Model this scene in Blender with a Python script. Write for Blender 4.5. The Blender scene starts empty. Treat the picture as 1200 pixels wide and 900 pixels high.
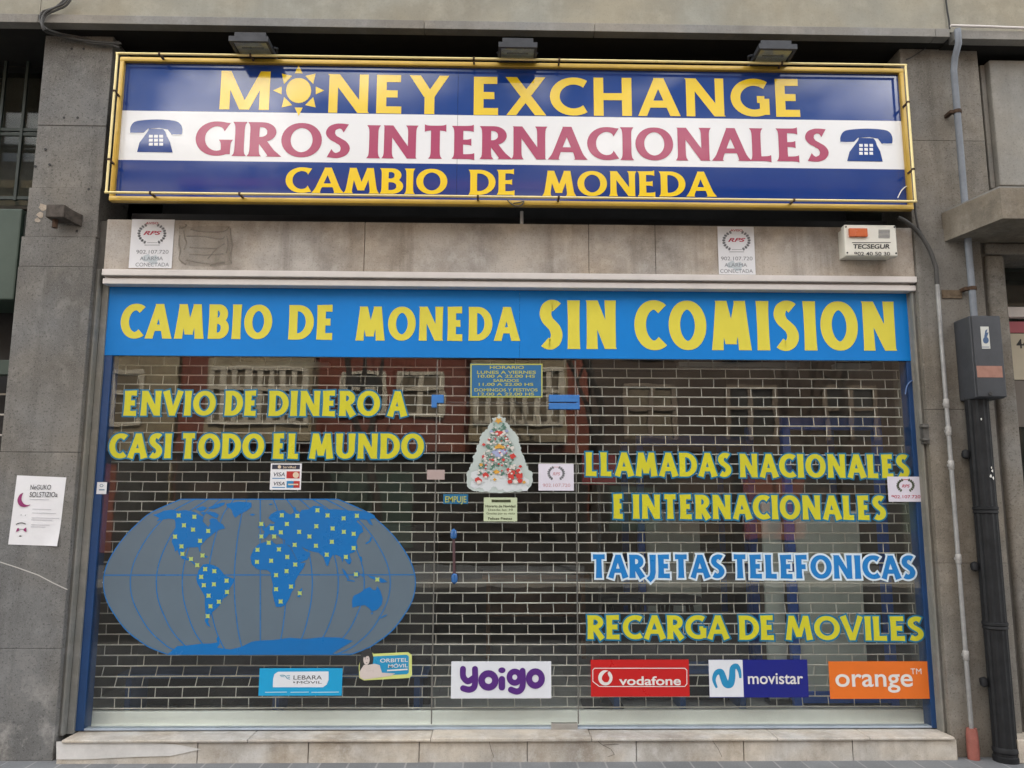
import bpy, bmesh, math, random
from mathutils import Vector, Matrix
random.seed(7)
R = math.radians
scene = bpy.context.scene
COL = scene.collection

# ------------------------------------------------------------------ camera
YAW, PITCH, ROLL, FPX = R(-1.28), R(8.55), R(0.165), 950.0
CAM = Vector((0.0, -5.2, 1.52))
_r = Vector((math.cos(YAW), math.sin(YAW), 0)); _f0 = Vector((-math.sin(YAW), math.cos(YAW), 0))
_f = _f0 * math.cos(PITCH) + Vector((0, 0, 1)) * math.sin(PITCH)
_u = _r.cross(_f)
RT = _r * math.cos(ROLL) + _u * math.sin(ROLL)
UP = -_r * math.sin(ROLL) + _u * math.cos(ROLL)
cd = bpy.data.cameras.new('camera'); cam = bpy.data.objects.new('camera', cd); COL.objects.link(cam)
cam.matrix_world = Matrix((( RT.x, UP.x, -_f.x, CAM.x), (RT.y, UP.y, -_f.y, CAM.y), (RT.z, UP.z, -_f.z, CAM.z), (0, 0, 0, 1)))
cd.sensor_width = 36; cd.lens = FPX / 1200 * 36; cd.clip_start = 0.05; cd.clip_end = 500
scene.camera = cam

# ------------------------------------------------------------------ world, sun, exposure
SUN_EL, SUN_AZ = R(40), R(12)          # the sun stands behind the shop: the facade is in open shade
w = bpy.data.worlds.new('World'); scene.world = w; w.use_nodes = True
nt = w.node_tree; bg = nt.nodes['Background']
sky = nt.nodes.new('ShaderNodeTexSky'); sky.sky_type = 'NISHITA'; sky.sun_disc = False
sky.sun_elevation = SUN_EL; sky.sun_rotation = SUN_AZ
sky.air_density = 1.0; sky.dust_density = 4.0; sky.ozone_density = 0.6
# broken bright cloud over the blue, placed by direction on the sky dome
tc = nt.nodes.new('ShaderNodeTexCoord'); mp_ = nt.nodes.new('ShaderNodeMapping'); mp_.inputs['Scale'].default_value = (-1.6, 1.6, 3.2); mp_.inputs['Location'].default_value = (2.3, .1, .7)
nt.links.new(tc.outputs['Generated'], mp_.inputs[0])
cn = nt.nodes.new('ShaderNodeTexNoise'); cn.inputs['Scale'].default_value = 2.4; cn.inputs['Detail'].default_value = 7; cn.inputs['Roughness'].default_value = .55
nt.links.new(mp_.outputs[0], cn.inputs['Vector'])
cr = nt.nodes.new('ShaderNodeValToRGB'); cr.color_ramp.elements[0].position = .45; cr.color_ramp.elements[1].position = .60
nt.links.new(cn.outputs['Fac'], cr.inputs[0])
cm = nt.nodes.new('ShaderNodeMix'); cm.data_type = 'RGBA'; cm.inputs['B'].default_value = (26, 25.4, 24.4, 1)
nt.links.new(cr.outputs[0], cm.inputs['Factor']); nt.links.new(sky.outputs[0], cm.inputs['A'])
nt.links.new(cm.outputs['Result'], bg.inputs[0]); bg.inputs[1].default_value = 0.105
sd = bpy.data.lights.new('sun', 'SUN'); sd.energy = 5.0; sd.angle = R(0.53); sd.color = (1.0, 0.93, 0.82)
sun = bpy.data.objects.new('sun', sd); COL.objects.link(sun)
sdir = Vector((math.sin(SUN_AZ) * math.cos(SUN_EL), math.cos(SUN_AZ) * math.cos(SUN_EL), math.sin(SUN_EL)))
sun.rotation_euler = (-sdir).to_track_quat('-Z', 'Y').to_euler(); sun.location = (0, 10, 20)
scene.view_settings.view_transform = 'Standard'; scene.view_settings.look = 'None'
scene.view_settings.exposure = 1.25; scene.view_settings.gamma = 1; scene.view_settings.use_curve_mapping = False
scene.cycles.max_bounces = 8; scene.cycles.transparent_max_bounces = 16
scene.cycles.use_denoising = True; scene.cycles.caustics_reflective = False; scene.cycles.caustics_refractive = False

# ------------------------------------------------------------------ helpers
def P(px, py, Y=0.0):
    """photo pixel (1200x900) -> world point on the vertical plane y=Y"""
    d = RT * ((px - 600) / FPX) + UP * (-(py - 450) / FPX) + _f
    t = (Y - CAM.y) / d.y
    return CAM + d * t
def PX(px, py, Y=0.0): return P(px, py, Y).x
def PZ(px, py, Y=0.0): return P(px, py, Y).z

def sr(*c):
    """8 bit sRGB -> linear"""
    return tuple(((v / 255) / 12.92 if v / 255 <= 0.04045 else ((v / 255 + 0.055) / 1.055) ** 2.4) for v in c)

def new_mat(name):
    m = bpy.data.materials.new(name); m.use_nodes = True
    return m, m.node_tree, m.node_tree.nodes['Principled BSDF']
def tex_pos(nt, sc=(1, 1, 1)):
    g = nt.nodes.new('ShaderNodeNewGeometry'); mp = nt.nodes.new('ShaderNodeMapping')
    mp.inputs['Scale'].default_value = sc
    nt.links.new(g.outputs['Position'], mp.inputs[0]); return mp.outputs[0]
def noise(nt, vec, scale, detail=5, rough=.6):
    n = nt.nodes.new('ShaderNodeTexNoise'); n.inputs['Scale'].default_value = scale
    n.inputs['Detail'].default_value = detail; n.inputs['Roughness'].default_value = rough
    nt.links.new(vec, n.inputs['Vector']); return n.outputs['Fac']
def ramp(nt, fac, stops):
    r = nt.nodes.new('ShaderNodeValToRGB'); e = r.color_ramp.elements
    while len(e) < len(stops): e.new(0.5)
    for k, (p, c) in enumerate(stops):
        e[k].position = p; e[k].color = (c, c, c, 1) if not hasattr(c, '__len__') else (*c, 1)
    nt.links.new(fac, r.inputs[0]); return r.outputs[0]
def mix(nt, a, b, fac, mode='MIX'):
    m = nt.nodes.new('ShaderNodeMix'); m.data_type = 'RGBA'; m.blend_type = mode
    for sock, v in ((m.inputs['A'], a), (m.inputs['B'], b)):
        if hasattr(v, 'is_linked'): nt.links.new(v, sock)
        else: sock.default_value = (*v, 1)
    if hasattr(fac, 'is_linked'): nt.links.new(fac, m.inputs['Factor'])
    else: m.inputs['Factor'].default_value = fac
    return m.outputs['Result']
def bump(nt, bsdf, h, strength, dist=.01):
    b = nt.nodes.new('ShaderNodeBump'); b.inputs['Strength'].default_value = strength; b.inputs['Distance'].default_value = dist
    nt.links.new(h, b.inputs['Height']); nt.links.new(b.outputs[0], bsdf.inputs['Normal'])

def plain(name, c, rough=.5, metal=0, var=.08, vscale=3, spec=.5, coat=0, bmp=0):
    m, nt, b = new_mat(name)
    v = tex_pos(nt); n = noise(nt, v, vscale, 6, .65); n2 = noise(nt, v, vscale * 14, 3)
    dark = tuple(x * (1 - 2.2 * var) for x in c)
    col = mix(nt, dark, c, ramp(nt, n, [(.28, 0), (.62, 1)]))
    col = mix(nt, tuple(x * (1 - var) for x in c), col, ramp(nt, n2, [(.3, .4), (.6, 1)]))
    nt.links.new(col, b.inputs['Base Color'])
    nt.links.new(ramp(nt, n, [(.3, min(1, rough + .12)), (.7, max(.02, rough - .05))]), b.inputs['Roughness'])
    b.inputs['Metallic'].default_value = metal; b.inputs['Specular IOR Level'].default_value = spec
    b.inputs['Coat Weight'].default_value = coat; b.inputs['Coat Roughness'].default_value = .04
    if bmp: bump(nt, b, n2, bmp, .004)
    return m
def stone(name, c, dark, light=None, stain=.5, speck=.35, scale=1.0, rough=.85, bmp=.25, streak=.3, lime=False):
    """weathered stone / render: cloudy stains, vertical run marks, fine grain"""
    m, nt, b = new_mat(name)
    v = tex_pos(nt)
    light = light or tuple(min(1, x * 1.35) for x in c)
    big = noise(nt, v, 1.6 * scale, 8, .68); mid = noise(nt, v, 7 * scale, 6, .7)
    fine = noise(nt, v, 70 * scale, 3, .65); grain = noise(nt, v, 150, 2, .6); hue = noise(nt, v, .9 * scale, 4, .6)
    run = noise(nt, tex_pos(nt, (9, 9, .55)), 1.0, 5, .6)
    col = mix(nt, c, dark, ramp(nt, big, [(.40, 0), (.68, stain)]))
    col = mix(nt, col, light, ramp(nt, mid, [(.50, 0), (.72, .55)]))
    col = mix(nt, col, dark, ramp(nt, run, [(.52, 0), (.75, streak)]))
    col = mix(nt, col, tuple(x * .45 for x in dark), ramp(nt, fine, [(.565, 0), (.63, speck)]))
    col = mix(nt, col, light, ramp(nt, grain, [(.56, 0), (.64, speck * .8)]))
    col = mix(nt, col, mix(nt, (1.07, 1.0, .90), (.95, .98, 1.02), ramp(nt, hue, [(.38, 0), (.6, 1)])), .8, 'MULTIPLY')
    if lime:       # pale efflorescence in patches low on the wall
        g = nt.nodes.new('ShaderNodeNewGeometry'); sp = nt.nodes.new('ShaderNodeSeparateXYZ'); nt.links.new(g.outputs['Position'], sp.inputs[0])
        zr_ = ramp(nt, sp.outputs[2], [(.15, 1), (.75, 0)]); ln = ramp(nt, noise(nt, v, 4.5, 8, .72), [(.50, 0), (.62, 1)])
        mm = nt.nodes.new('ShaderNodeMath'); mm.operation = 'MULTIPLY'; nt.links.new(zr_, mm.inputs[0]); nt.links.new(ln, mm.inputs[1])
        m3 = nt.nodes.new('ShaderNodeMath'); m3.operation = 'MULTIPLY'; m3.inputs[1].default_value = .6; nt.links.new(mm.outputs[0], m3.inputs[0])
        col = mix(nt, col, (.40, .39, .37), m3.outputs[0])
    nt.links.new(col, b.inputs['Base Color']); b.inputs['Roughness'].default_value = rough
    b.inputs['Specular IOR Level'].default_value = .25
    h = mix(nt, fine, mid, .5); bump(nt, b, h, bmp, .006)
    return m
def glass_mat(name, tint, dirt=.0, rough=.0, wave=0, refl=.05):
    m, nt, b = new_mat(name); nt.nodes.remove(b); out = nt.nodes['Material Output']
    tr = nt.nodes.new('ShaderNodeBsdfTransparent'); tr.inputs[0].default_value = (*tint, 1)
    gl = nt.nodes.new('ShaderNodeBsdfGlossy'); gl.inputs['Roughness'].default_value = rough
    if wave:
        bp = nt.nodes.new('ShaderNodeBump'); bp.inputs['Strength'].default_value = wave; bp.inputs['Distance'].default_value = .02
        nt.links.new(noise(nt, tex_pos(nt), 2.6, 2, .5), bp.inputs['Height']); nt.links.new(bp.outputs[0], gl.inputs['Normal'])
    lw = nt.nodes.new('ShaderNodeLayerWeight'); lw.inputs[0].default_value = .5
    pw = nt.nodes.new('ShaderNodeMath'); pw.operation = 'POWER'; pw.inputs[1].default_value = 5
    nt.links.new(lw.outputs['Facing'], pw.inputs[0])
    ma = nt.nodes.new('ShaderNodeMath'); ma.operation = 'MULTIPLY_ADD'; ma.inputs[1].default_value = .95; ma.inputs[2].default_value = refl
    nt.links.new(pw.outputs[0], ma.inputs[0])
    mx = nt.nodes.new('ShaderNodeMixShader'); nt.links.new(ma.outputs[0], mx.inputs[0])
    nt.links.new(tr.outputs[0], mx.inputs[1]); nt.links.new(gl.outputs[0], mx.inputs[2])
    last = mx.outputs[0]
    if dirt:
        df = nt.nodes.new('ShaderNodeBsdfDiffuse'); df.inputs[0].default_value = (.45, .44, .4, 1)
        n = noise(nt, tex_pos(nt, (1.5, 1, 1)), 2.2, 8, .7)
        m2 = nt.nodes.new('ShaderNodeMixShader'); nt.links.new(ramp(nt, n, [(.35, 0.0), (.75, dirt)]), m2.inputs[0])
        nt.links.new(last, m2.inputs[1]); nt.links.new(df.outputs[0], m2.inputs[2]); last = m2.outputs[0]
    nt.links.new(last, out.inputs['Surface']); return m
def film_mat(name, c, opacity):
    """translucent vinyl film"""
    m, nt, b = new_mat(name); out = nt.nodes['Material Output']
    b.inputs['Base Color'].default_value = (*c, 1); b.inputs['Roughness'].default_value = .25
    n = noise(nt, tex_pos(nt), 3, 6, .6); col = mix(nt, tuple(x * .86 for x in c), tuple(min(1, x * 1.1) for x in c), n)
    nt.links.new(col, b.inputs['Base Color'])
    tr = nt.nodes.new('ShaderNodeBsdfTransparent'); mx = nt.nodes.new('ShaderNodeMixShader'); mx.inputs[0].default_value = opacity
    nt.links.new(tr.outputs[0], mx.inputs[1]); nt.links.new(b.outputs[0], mx.inputs[2]); nt.links.new(mx.outputs[0], out.inputs['Surface'])
    return m

def tag(o, label=None, cat=None, group=None, kind=None):
    if label: o['label'] = label
    if cat: o['category'] = cat
    if group: o['group'] = group
    if kind: o['kind'] = kind
    return o
def empty(name, loc, label=None, cat=None, group=None):
    o = bpy.data.objects.new(name, None); COL.objects.link(o); o.location = loc; o.empty_display_size = .1
    return tag(o, label, cat, group)
def wloc(o):
    v = Vector((0, 0, 0))
    while o: v += Vector(o.location); o = o.parent
    return v

class MB:
    def __init__(s): s.bm = bmesh.new()
    def face(s, pts):
        vs = [s.bm.verts.new(p) for p in pts]
        try: return s.bm.faces.new(vs)
        except ValueError: return None
    def box(s, x0, x1, y0, y1, z0, z1, bev=0, seg=2):
        x0, x1 = min(x0, x1), max(x0, x1); y0, y1 = min(y0, y1), max(y0, y1); z0, z1 = min(z0, z1), max(z0, z1)
        r = bmesh.ops.create_cube(s.bm, size=1)
        bmesh.ops.scale(s.bm, vec=(x1 - x0, y1 - y0, z1 - z0), verts=r['verts'])
        bmesh.ops.translate(s.bm, vec=((x0 + x1) / 2, (y0 + y1) / 2, (z0 + z1) / 2), verts=r['verts'])
        if bev:
            es = list({e for v in r['verts'] for e in v.link_edges})
            bmesh.ops.bevel(s.bm, geom=es, offset=bev, segments=seg, affect='EDGES', profile=.6)
        return s
    def prism(s, pts, vec):
        """closed polygon (world points) pushed along vec"""
        v = Vector(vec); a = [s.bm.verts.new(p) for p in pts]; b = [s.bm.verts.new(Vector(p) + v) for p in pts]
        n = len(a); s.bm.faces.new(a); s.bm.faces.new(b[::-1])
        for i in range(n): s.bm.faces.new((a[i], b[i], b[(i + 1) % n], a[(i + 1) % n]))
        return s
    def tube(s, pts, r, n=10, rs=None, closed=False):
        pts = [Vector(p) for p in pts]; rings = []
        N = len(pts); up0 = None
        for i, p in enumerate(pts):
            a = pts[i - 1] if (i or closed) else p; b = pts[(i + 1) % N] if (i < N - 1 or closed) else p
            t = (b - a).normalized()
            if up0 is None:
                up0 = t.orthogonal().normalized()
            up0 = (up0 - t * up0.dot(t)).normalized(); bi = t.cross(up0)
            rr = rs[i] if rs else r
            rings.append([s.bm.verts.new(p + (up0 * math.cos(2 * math.pi * k / n) + bi * math.sin(2 * math.pi * k / n)) * rr) for k in range(n)])
        for i in range(N - 1 + (1 if closed else 0)):
            A, B = rings[i], rings[(i + 1) % N]
            for k in range(n): s.bm.faces.new((A[k], A[(k + 1) % n], B[(k + 1) % n], B[k]))
        if not closed: s.bm.faces.new(rings[0][::-1]); s.bm.faces.new(rings[-1])
        return s
    def lathe(s, c, prof, n=20, axis='z'):
        """prof: (r, h) list along axis from centre c"""
        rings = []
        for r, h in prof:
            ring = []
            for k in range(n):
                a = 2 * math.pi * k / n; u, v = r * math.cos(a), r * math.sin(a)
                q = {'z': (u, v, h), 'y': (u, h, v), 'x': (h, u, v)}[axis]
                ring.append(s.bm.verts.new(Vector(c) + Vector(q)))
            rings.append(ring)
        for A, B in zip(rings, rings[1:]):
            for k in range(n): s.bm.faces.new((A[k], A[(k + 1) % n], B[(k + 1) % n], B[k]))
        s.bm.faces.new(rings[0][::-1]); s.bm.faces.new(rings[-1]); return s
    # flat printing on a vertical plane, given in photo pixels
    def fpoly(s, px, Y):
        s.face([P(x, y, Y) for x, y in px]); return s
    def fquad(s, x0, y0, x1, y1, Y):
        """upright rectangle through the pixel corners' world positions"""
        a = P(x0, y0, Y); b = P(x1, y1, Y); s.face([(a.x, Y, b.z), (b.x, Y, b.z), (b.x, Y, a.z), (a.x, Y, a.z)]); return s
    def disc(s, px, py, rx, Y, ry=None, n=24):
        ry = ry or rx; s.fpoly([(px + rx * math.cos(2 * math.pi * k / n), py - ry * math.sin(2 * math.pi * k / n)) for k in range(n)], Y); return s
    def line(s, px, wpx, Y, closed=False, cap=False):
        """ribbon through pixel points"""
        pts = [P(x, y, Y) for x, y in px]; k = (P(px[0][0] + 10, px[0][1], Y) - P(px[0][0], px[0][1], Y)).length / 10
        q = [Vector((p.x, p.z)) for p in pts]
        ww = [a * k for a in wpx] if hasattr(wpx, '__len__') else [wpx * k] * len(q)
        s.ribbon([((p.x, p.y)) for p in q], ww, Y, closed)
        if cap:
            for p, w_ in ((q[0], ww[0]), (q[-1], ww[-1])):
                s.face([(p.x + w_ / 2 * math.cos(a * math.pi / 8), Y - .00015, p.y + w_ / 2 * math.sin(a * math.pi / 8)) for a in range(16)])
        return s
    def ribbon(s, q, ww, Y, closed=False, cuts=(None, None)):
        q = [Vector(p) for p in q]; N = len(q); L = []; Rr = []
        for i, p in enumerate(q):
            a = q[i - 1] if (i or closed) else None; b = q[(i + 1) % N] if (i < N - 1 or closed) else None
            t1 = (p - a).normalized() if a is not None else None; t2 = (b - p).normalized() if b is not None else None
            if t1 is None: t = t2
            elif t2 is None: t = t1
            else: t = (t1 + t2).normalized() if (t1 + t2).length > 1e-6 else t1
            n = Vector((-t.y, t.x)); h = ww[i] / 2
            if t1 is not None and t2 is not None:
                h /= max(.5, n.dot(Vector((-t1.y, t1.x))))
            cut = cuts[0] if i == 0 else cuts[1] if i == N - 1 else None
            if cut == 'flat' and not closed and abs(t.y) > .25:
                d = Vector((h / abs(t.y), 0)); d = d if n.x > 0 else -d
                L.append(p + d); Rr.append(p - d)
            else: L.append(p + n * h); Rr.append(p - n * h)
        for end in (0, 1):          # drop cross sections that would fold over a flat cut end
            if cuts[end] == 'flat' and not closed and N > 3:
                e_, nx_ = (0, 1) if end == 0 else (-1, -2)
                sg_ = 1 if q[nx_].y > q[e_].y else -1; y_ = q[e_].y
                while len(L) > 3 and min((L[nx_].y - y_) * sg_, (Rr[nx_].y - y_) * sg_) <= 1e-6: L.pop(nx_); Rr.pop(nx_)
        N = len(L)
        vl = [s.bm.verts.new((p.x, Y, p.y)) for p in L]; vr = [s.bm.verts.new((p.x, Y, p.y)) for p in Rr]
        for i in range(N - 1 + (1 if closed else 0)):
            j = (i + 1) % N; s.bm.faces.new((vl[i], vl[j], vr[j], vr[i]))
        return s
    def build(s, name, mat, parent=None, smooth=False, origin=None, face_cam=False):
        bm = s.bm
        bmesh.ops.remove_doubles(bm, verts=bm.verts, dist=1e-6)
        if face_cam:
            bm.normal_update()
            for f in bm.faces:
                if f.normal.y > 0: f.normal_flip()
        else: bmesh.ops.recalc_face_normals(bm, faces=bm.faces)
        if parent: off = wloc(parent)
        elif origin is not None: off = Vector(origin)
        else:
            xs = [v.co for v in bm.verts]
            off = Vector(((min(v.x for v in xs) + max(v.x for v in xs)) / 2, (min(v.y for v in xs) + max(v.y for v in xs)) / 2, min(v.z for v in xs)))
        bmesh.ops.translate(bm, vec=-off, verts=bm.verts)
        me = bpy.data.meshes.new(name); bm.to_mesh(me); bm.free()
        if smooth:
            for p in me.polygons: p.use_smooth = True
            me.set_sharp_from_angle(angle=R(40))
        me.materials.append(mat)
        o = bpy.data.objects.new(name, me); COL.objects.link(o)
        if parent: o.parent = parent
        else: o.location = off
        return o

# ---------------------------------------------------------------- stroke alphabet (drawn letter skeletons)
def arc(cx, cy, rx, ry, a0, a1, n=18):
    return [(cx + rx * math.cos(R(a0 + (a1 - a0) * k / n)), cy + ry * math.sin(R(a0 + (a1 - a0) * k / n))) for k in range(n + 1)]
def crom(pts, n=6):
    out = []; p = [pts[0]] + list(pts) + [pts[-1]]
    for i in range(1, len(p) - 2):
        for k in range(n):
            t = k / n; a, b, c, d = p[i - 1], p[i], p[i + 1], p[i + 2]
            out.append(tuple(.5 * (2 * b[j] + (c[j] - a[j]) * t + (2 * a[j] - 5 * b[j] + 4 * c[j] - d[j]) * t * t + (3 * b[j] - a[j] - 3 * c[j] + d[j]) * t ** 3) for j in (0, 1)))
    return out + [pts[-1]]
# stroke = (kind, points, terminal at start, terminal at end, weight factor); kind S: straight, y is true; C: curve / bar, y is inset by half the thin weight
def S(a, b, t0=1, t1=1, k=1): return ('S', [a, b], t0, t1, k)
def C(p, t0=0, t1=0, k=1): return ('C', p, t0, t1, k)
GL = {
 'A': (.70, [S((0, 0), (.35, 1), 1, 0, .86), S((.70, 0), (.35, 1), 1, 0), C([(.13, .27), (.57, .27)])]),
 'B': (.46, [S((0, 0), (0, 1)), C([(0, 1)] + arc(.18, .765, .22, .235, 90, -90) + [(0, .53)]), C([(0, .53)] + arc(.2, .265, .26, .265, 90, -90) + [(0, 0)])]),
 'C': (.60, [C(arc(.40, .5, .40, .5, 52, 308, 26), 1, 1)]),
 'D': (.60, [S((0, 0), (0, 1)), C([(0, 1)] + arc(.17, .5, .43, .5, 90, -90, 22) + [(0, 0)])]),
 'E': (.40, [S((0, 0), (0, 1)), C([(0, 1), (.39, 1)], 0, 1), C([(0, .51), (.33, .51)], 0, 1), C([(0, 0), (.41, 0)], 0, 1)]),
 'F': (.38, [S((0, 0), (0, 1)), C([(0, 1), (.39, 1)], 0, 1), C([(0, .5), (.32, .5)], 0, 1)]),
 'G': (.62, [C(arc(.40, .5, .40, .5, 52, 300, 26) + [(.62, .10)], 1, 0), S((.62, .05), (.62, .47), 0, 1), C([(.46, .44), (.62, .44)], 0, 0)]),
 'H': (.60, [S((0, 0), (0, 1)), S((.6, 0), (.6, 1)), C([(0, .5), (.6, .5)])]),
 'I': (.0, [S((0, 0), (0, 1))]),
 'J': (.22, [('S', [(.22, 1), (.22, .5), (.22, .25), (.17, .05), (.0, -.10)], 1, 1, 1)]),
 'K': (.50, [S((0, 0), (0, 1)), S((0, .42), (.5, 1), 0, 1), S((.15, .5), (.5, 0), 0, 1)]),
 'L': (.38, [S((0, 0), (0, 1)), C([(0, 0), (.38, 0)], 0, 1)]),
 'M': (.80, [S((0, 0), (.13, 1), 1, 0, .9), S((.13, 1), (.40, .12), 0, 0), S((.40, .12), (.67, 1), 0, 0, .85), S((.67, 1), (.80, 0), 0, 1)]),
 'm': (.84, [S((0, 0), (0, 1), 1, 0), S((0, 1), (.42, .0), 0, 0, .9), S((.84, 1), (.42, .0), 0, 0, .9), S((.84, 0), (.84, 1), 1, 0)]),
 'N': (.62, [S((0, 0), (0, 1), 1, 0, .9), S((0, 1), (.62, 0), 0, 0), S((.62, 0), (.62, 1), 0, 1, .9)]),
 'O': (.76, [('O', arc(.38, .5, .38, .5, 0, 350, 35), 0, 0, 1)]),
 'P': (.42, [S((0, 0), (0, 1)), C([(0, 1)] + arc(.16, .73, .26, .27, 90, -90) + [(0, .46)])]),
 'R': (.48, [S((0, 0), (0, 1)), C([(0, 1)] + arc(.16, .75, .25, .25, 90, -90) + [(0, .5)]), S((.16, .48), (.48, 0), 0, 1)]),
 'S': (.42, [C(crom([(.40, .93), (.31, .99), (.20, 1.0), (.07, .92), (.02, .76), (.09, .61), (.21, .51), (.33, .40), (.39, .24), (.33, .08), (.20, .0), (.10, .01), (0, .07)]), 1, 1)]),
 'T': (.56, [S((.28, 0), (.28, .96), 1, 0), C([(0, 1), (.56, 1)], 1, 1)]),
 'U': (.56, [('S', [(0, 1), (0, .6)] + [(x, y * .9 + .09) for x, y in arc(.28, .28, .28, .28, 180, 360, 16)] + [(.56, .6), (.56, 1)], 1, 1, 1)]),
 'V': (.66, [S((0, 1), (.33, 0), 1, 0), S((.66, 1), (.33, 0), 1, 0, .86)]),
 'X': (.62, [S((0, 1), (.62, 0)), S((0, 0), (.62, 1), 1, 1, .86)]),
 'Y': (.60, [S((0, 1), (.30, .44), 1, 0), S((.60, 1), (.30, .44), 1, 0, .86), S((.30, .46), (.30, 0), 0, 1)]),
 'Z': (.54, [C([(0, 1), (.54, 1)], 1, 0), S((.0, 0), (.54, 1), 0, 0), C([(0, 0), (.54, 0)], 0, 1)]),
}
STYLE = {   # stem, thin, flare amount, flare reach, gap, diagonal terminal cut
 'rustic':  dict(stem=.235, thin=.18, flare=.20, reach=.22, gap=.055, up=.07, cut='perp'),
 'banner':  dict(stem=.228, thin=.182, flare=.12, reach=.25, gap=.06, up=.08, cut='flat'),
 'wedge':   dict(stem=.255, thin=.145, flare=.55, reach=.06, gap=.085, up=.07, cut='flat'),
 'sans':    dict(stem=.24, thin=.185, flare=.0, reach=.1, gap=.13, up=.06, cut='flat'),
}
ZC = [0]
def word(mb, txt, x0, x1, ytop0, ybase0, Y, style='rustic', ytop1=None, ybase1=None, grow=0.0):
    """letters of txt fitted between pixel x0..x1 (outer edges), cap height from the pixels; grow widens every stroke (metres)"""
    st = STYLE[style]; ytop1 = ytop0 if ytop1 is None else ytop1; ybase1 = ybase0 if ybase1 is None else ybase1
    A = P(x0, ybase0, Y); B = P(x1, ybase1, Y); cap = (PZ(x0, ytop0, Y) - A.z + PZ(x1, ytop1, Y) - B.z) / 2
    W = (B.x - A.x) / cap; stem = st['stem']; n = len(txt)
    side = lambda c, right: (st['gap'] + (st['up'] if c in ('HIMNUm' + ('J' if right else 'BDEFKLPR')) else -.035 if c in ('AVTYXJ' + ('LEFKRC' if right else '')) else -.005)) / 1
    gaps = [(side(a, 1) + side(b, 0)) / 2 for a, b in zip(txt, txt[1:])] + [0]
    sw = sum(GL[c][0] for c in txt)
    k = (W - n * stem - sum(gaps)) / max(sw, .01)
    if sw == 0: k = 1
    x = stem / 2; g = grow / cap; th = st['thin']
    for ci, c in enumerate(txt):
        wd, strokes = GL[c]
        if style == 'wedge' and c == 'G': strokes = strokes[:2]
        for kind, pts, t0, t1, wf in strokes:
            inset = th / 2
            pp = [(x + a * k, b if kind == 'S' else inset + b * (1 - th)) for a, b in pts]
            if kind == 'O': pp = [(a, b) for a, b in pp]
            if kind == 'S' and len(pts) > 3: pp = [(a, max(b, inset * .55) if c == 'U' else b) for a, b in pp]
            # finer sampling so that the flare is a curve
            if len(pp) == 2:
                a, b = pp; m = 14
                pp = [(a[0] + (b[0] - a[0]) * i / m, a[1] + (b[1] - a[1]) * i / m) for i in range(m + 1)]
            q = [Vector(p) for p in pp]
            closed = kind == 'O'
            L = [0]
            for i in range(1, len(q)): L.append(L[-1] + (q[i] - q[i - 1]).length)
            ww = []
            for i in range(len(q)):
                a = q[max(0, i - 1)] if not closed else q[i - 1]; b = q[min(len(q) - 1, i + 1)] if not closed else q[(i + 1) % len(q)]
                t = (b - a).normalized()
                v = (th + (stem - th) * abs(t.y) ** 1.5) * wf
                f = 0
                if t0: f += math.exp(-L[i] / st['reach'])
                if t1: f += math.exp(-(L[-1] - L[i]) / st['reach'])
                ww.append(v * (1 + st['flare'] * f) + 2 * g)
            if g and not closed:
                d0 = (q[0] - q[1]).normalized() * g; d1 = (q[-1] - q[-2]).normalized() * g
                q[0] = q[0] + d0; q[-1] = q[-1] + d1
            cuts = []
            for tt in (t0, t1): cuts.append('flat' if (kind == 'S' and (not tt or st['cut'] == 'flat')) else 'perp')
            ZC[0] = (ZC[0] + 1) % 9
            mb.ribbon([(A.x + p.x * cap, A.z + (B.z - A.z) * (p.x / W) + p.y * cap) for p in q], [v * cap for v in ww], Y - ZC[0] * .00004, closed, cuts)
        x += wd * k + stem + gaps[ci]
    return mb
FONT = {}
def type_mesh(mb, txt, x0, x1, ytop, ybase, Y, bold=0.0, italic=0.0, ybase1=None):
    """built-in sans type fitted between pixels x0..x1 and cap line / base line"""
    cu = bpy.data.curves.new('type', 'FONT'); cu.body = txt; cu.size = 1; cu.offset = bold; cu.shear = italic
    o = bpy.data.objects.new('type', cu); COL.objects.link(o)
    dg = bpy.context.evaluated_depsgraph_get(); me = bpy.data.meshes.new_from_object(o.evaluated_get(dg))
    bpy.data.objects.remove(o); bpy.data.curves.remove(cu)
    if not me.vertices: return mb
    xs = [v.co.x for v in me.vertices]
    mnx, mxx = min(xs), max(xs); CAPH = .729
    A = P(x0, ybase, Y); B = P(x1, ybase if ybase1 is None else ybase1, Y); cap = PZ(x0, ytop, Y) - A.z
    par = list(range(len(me.vertices)))
    def find(i):
        while par[i] != i: par[i] = par[par[i]]; i = par[i]
        return i
    for p in me.polygons:
        for i in p.vertices: par[find(i)] = find(p.vertices[0])
    ids = {}
    dy = [ids.setdefault(find(i), len(ids)) % 6 * .00006 for i in range(len(par))]
    vs = [mb.bm.verts.new((A.x + (v.co.x - mnx) / (mxx - mnx) * (B.x - A.x), Y - dy[v.index], A.z + (B.z - A.z) * (v.co.x - mnx) / (mxx - mnx) + v.co.y / CAPH * cap)) for v in me.vertices]
    for p in me.polygons:
        try: mb.bm.faces.new([vs[i] for i in p.vertices])
        except ValueError: pass
    bpy.data.meshes.remove(me); return mb

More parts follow.
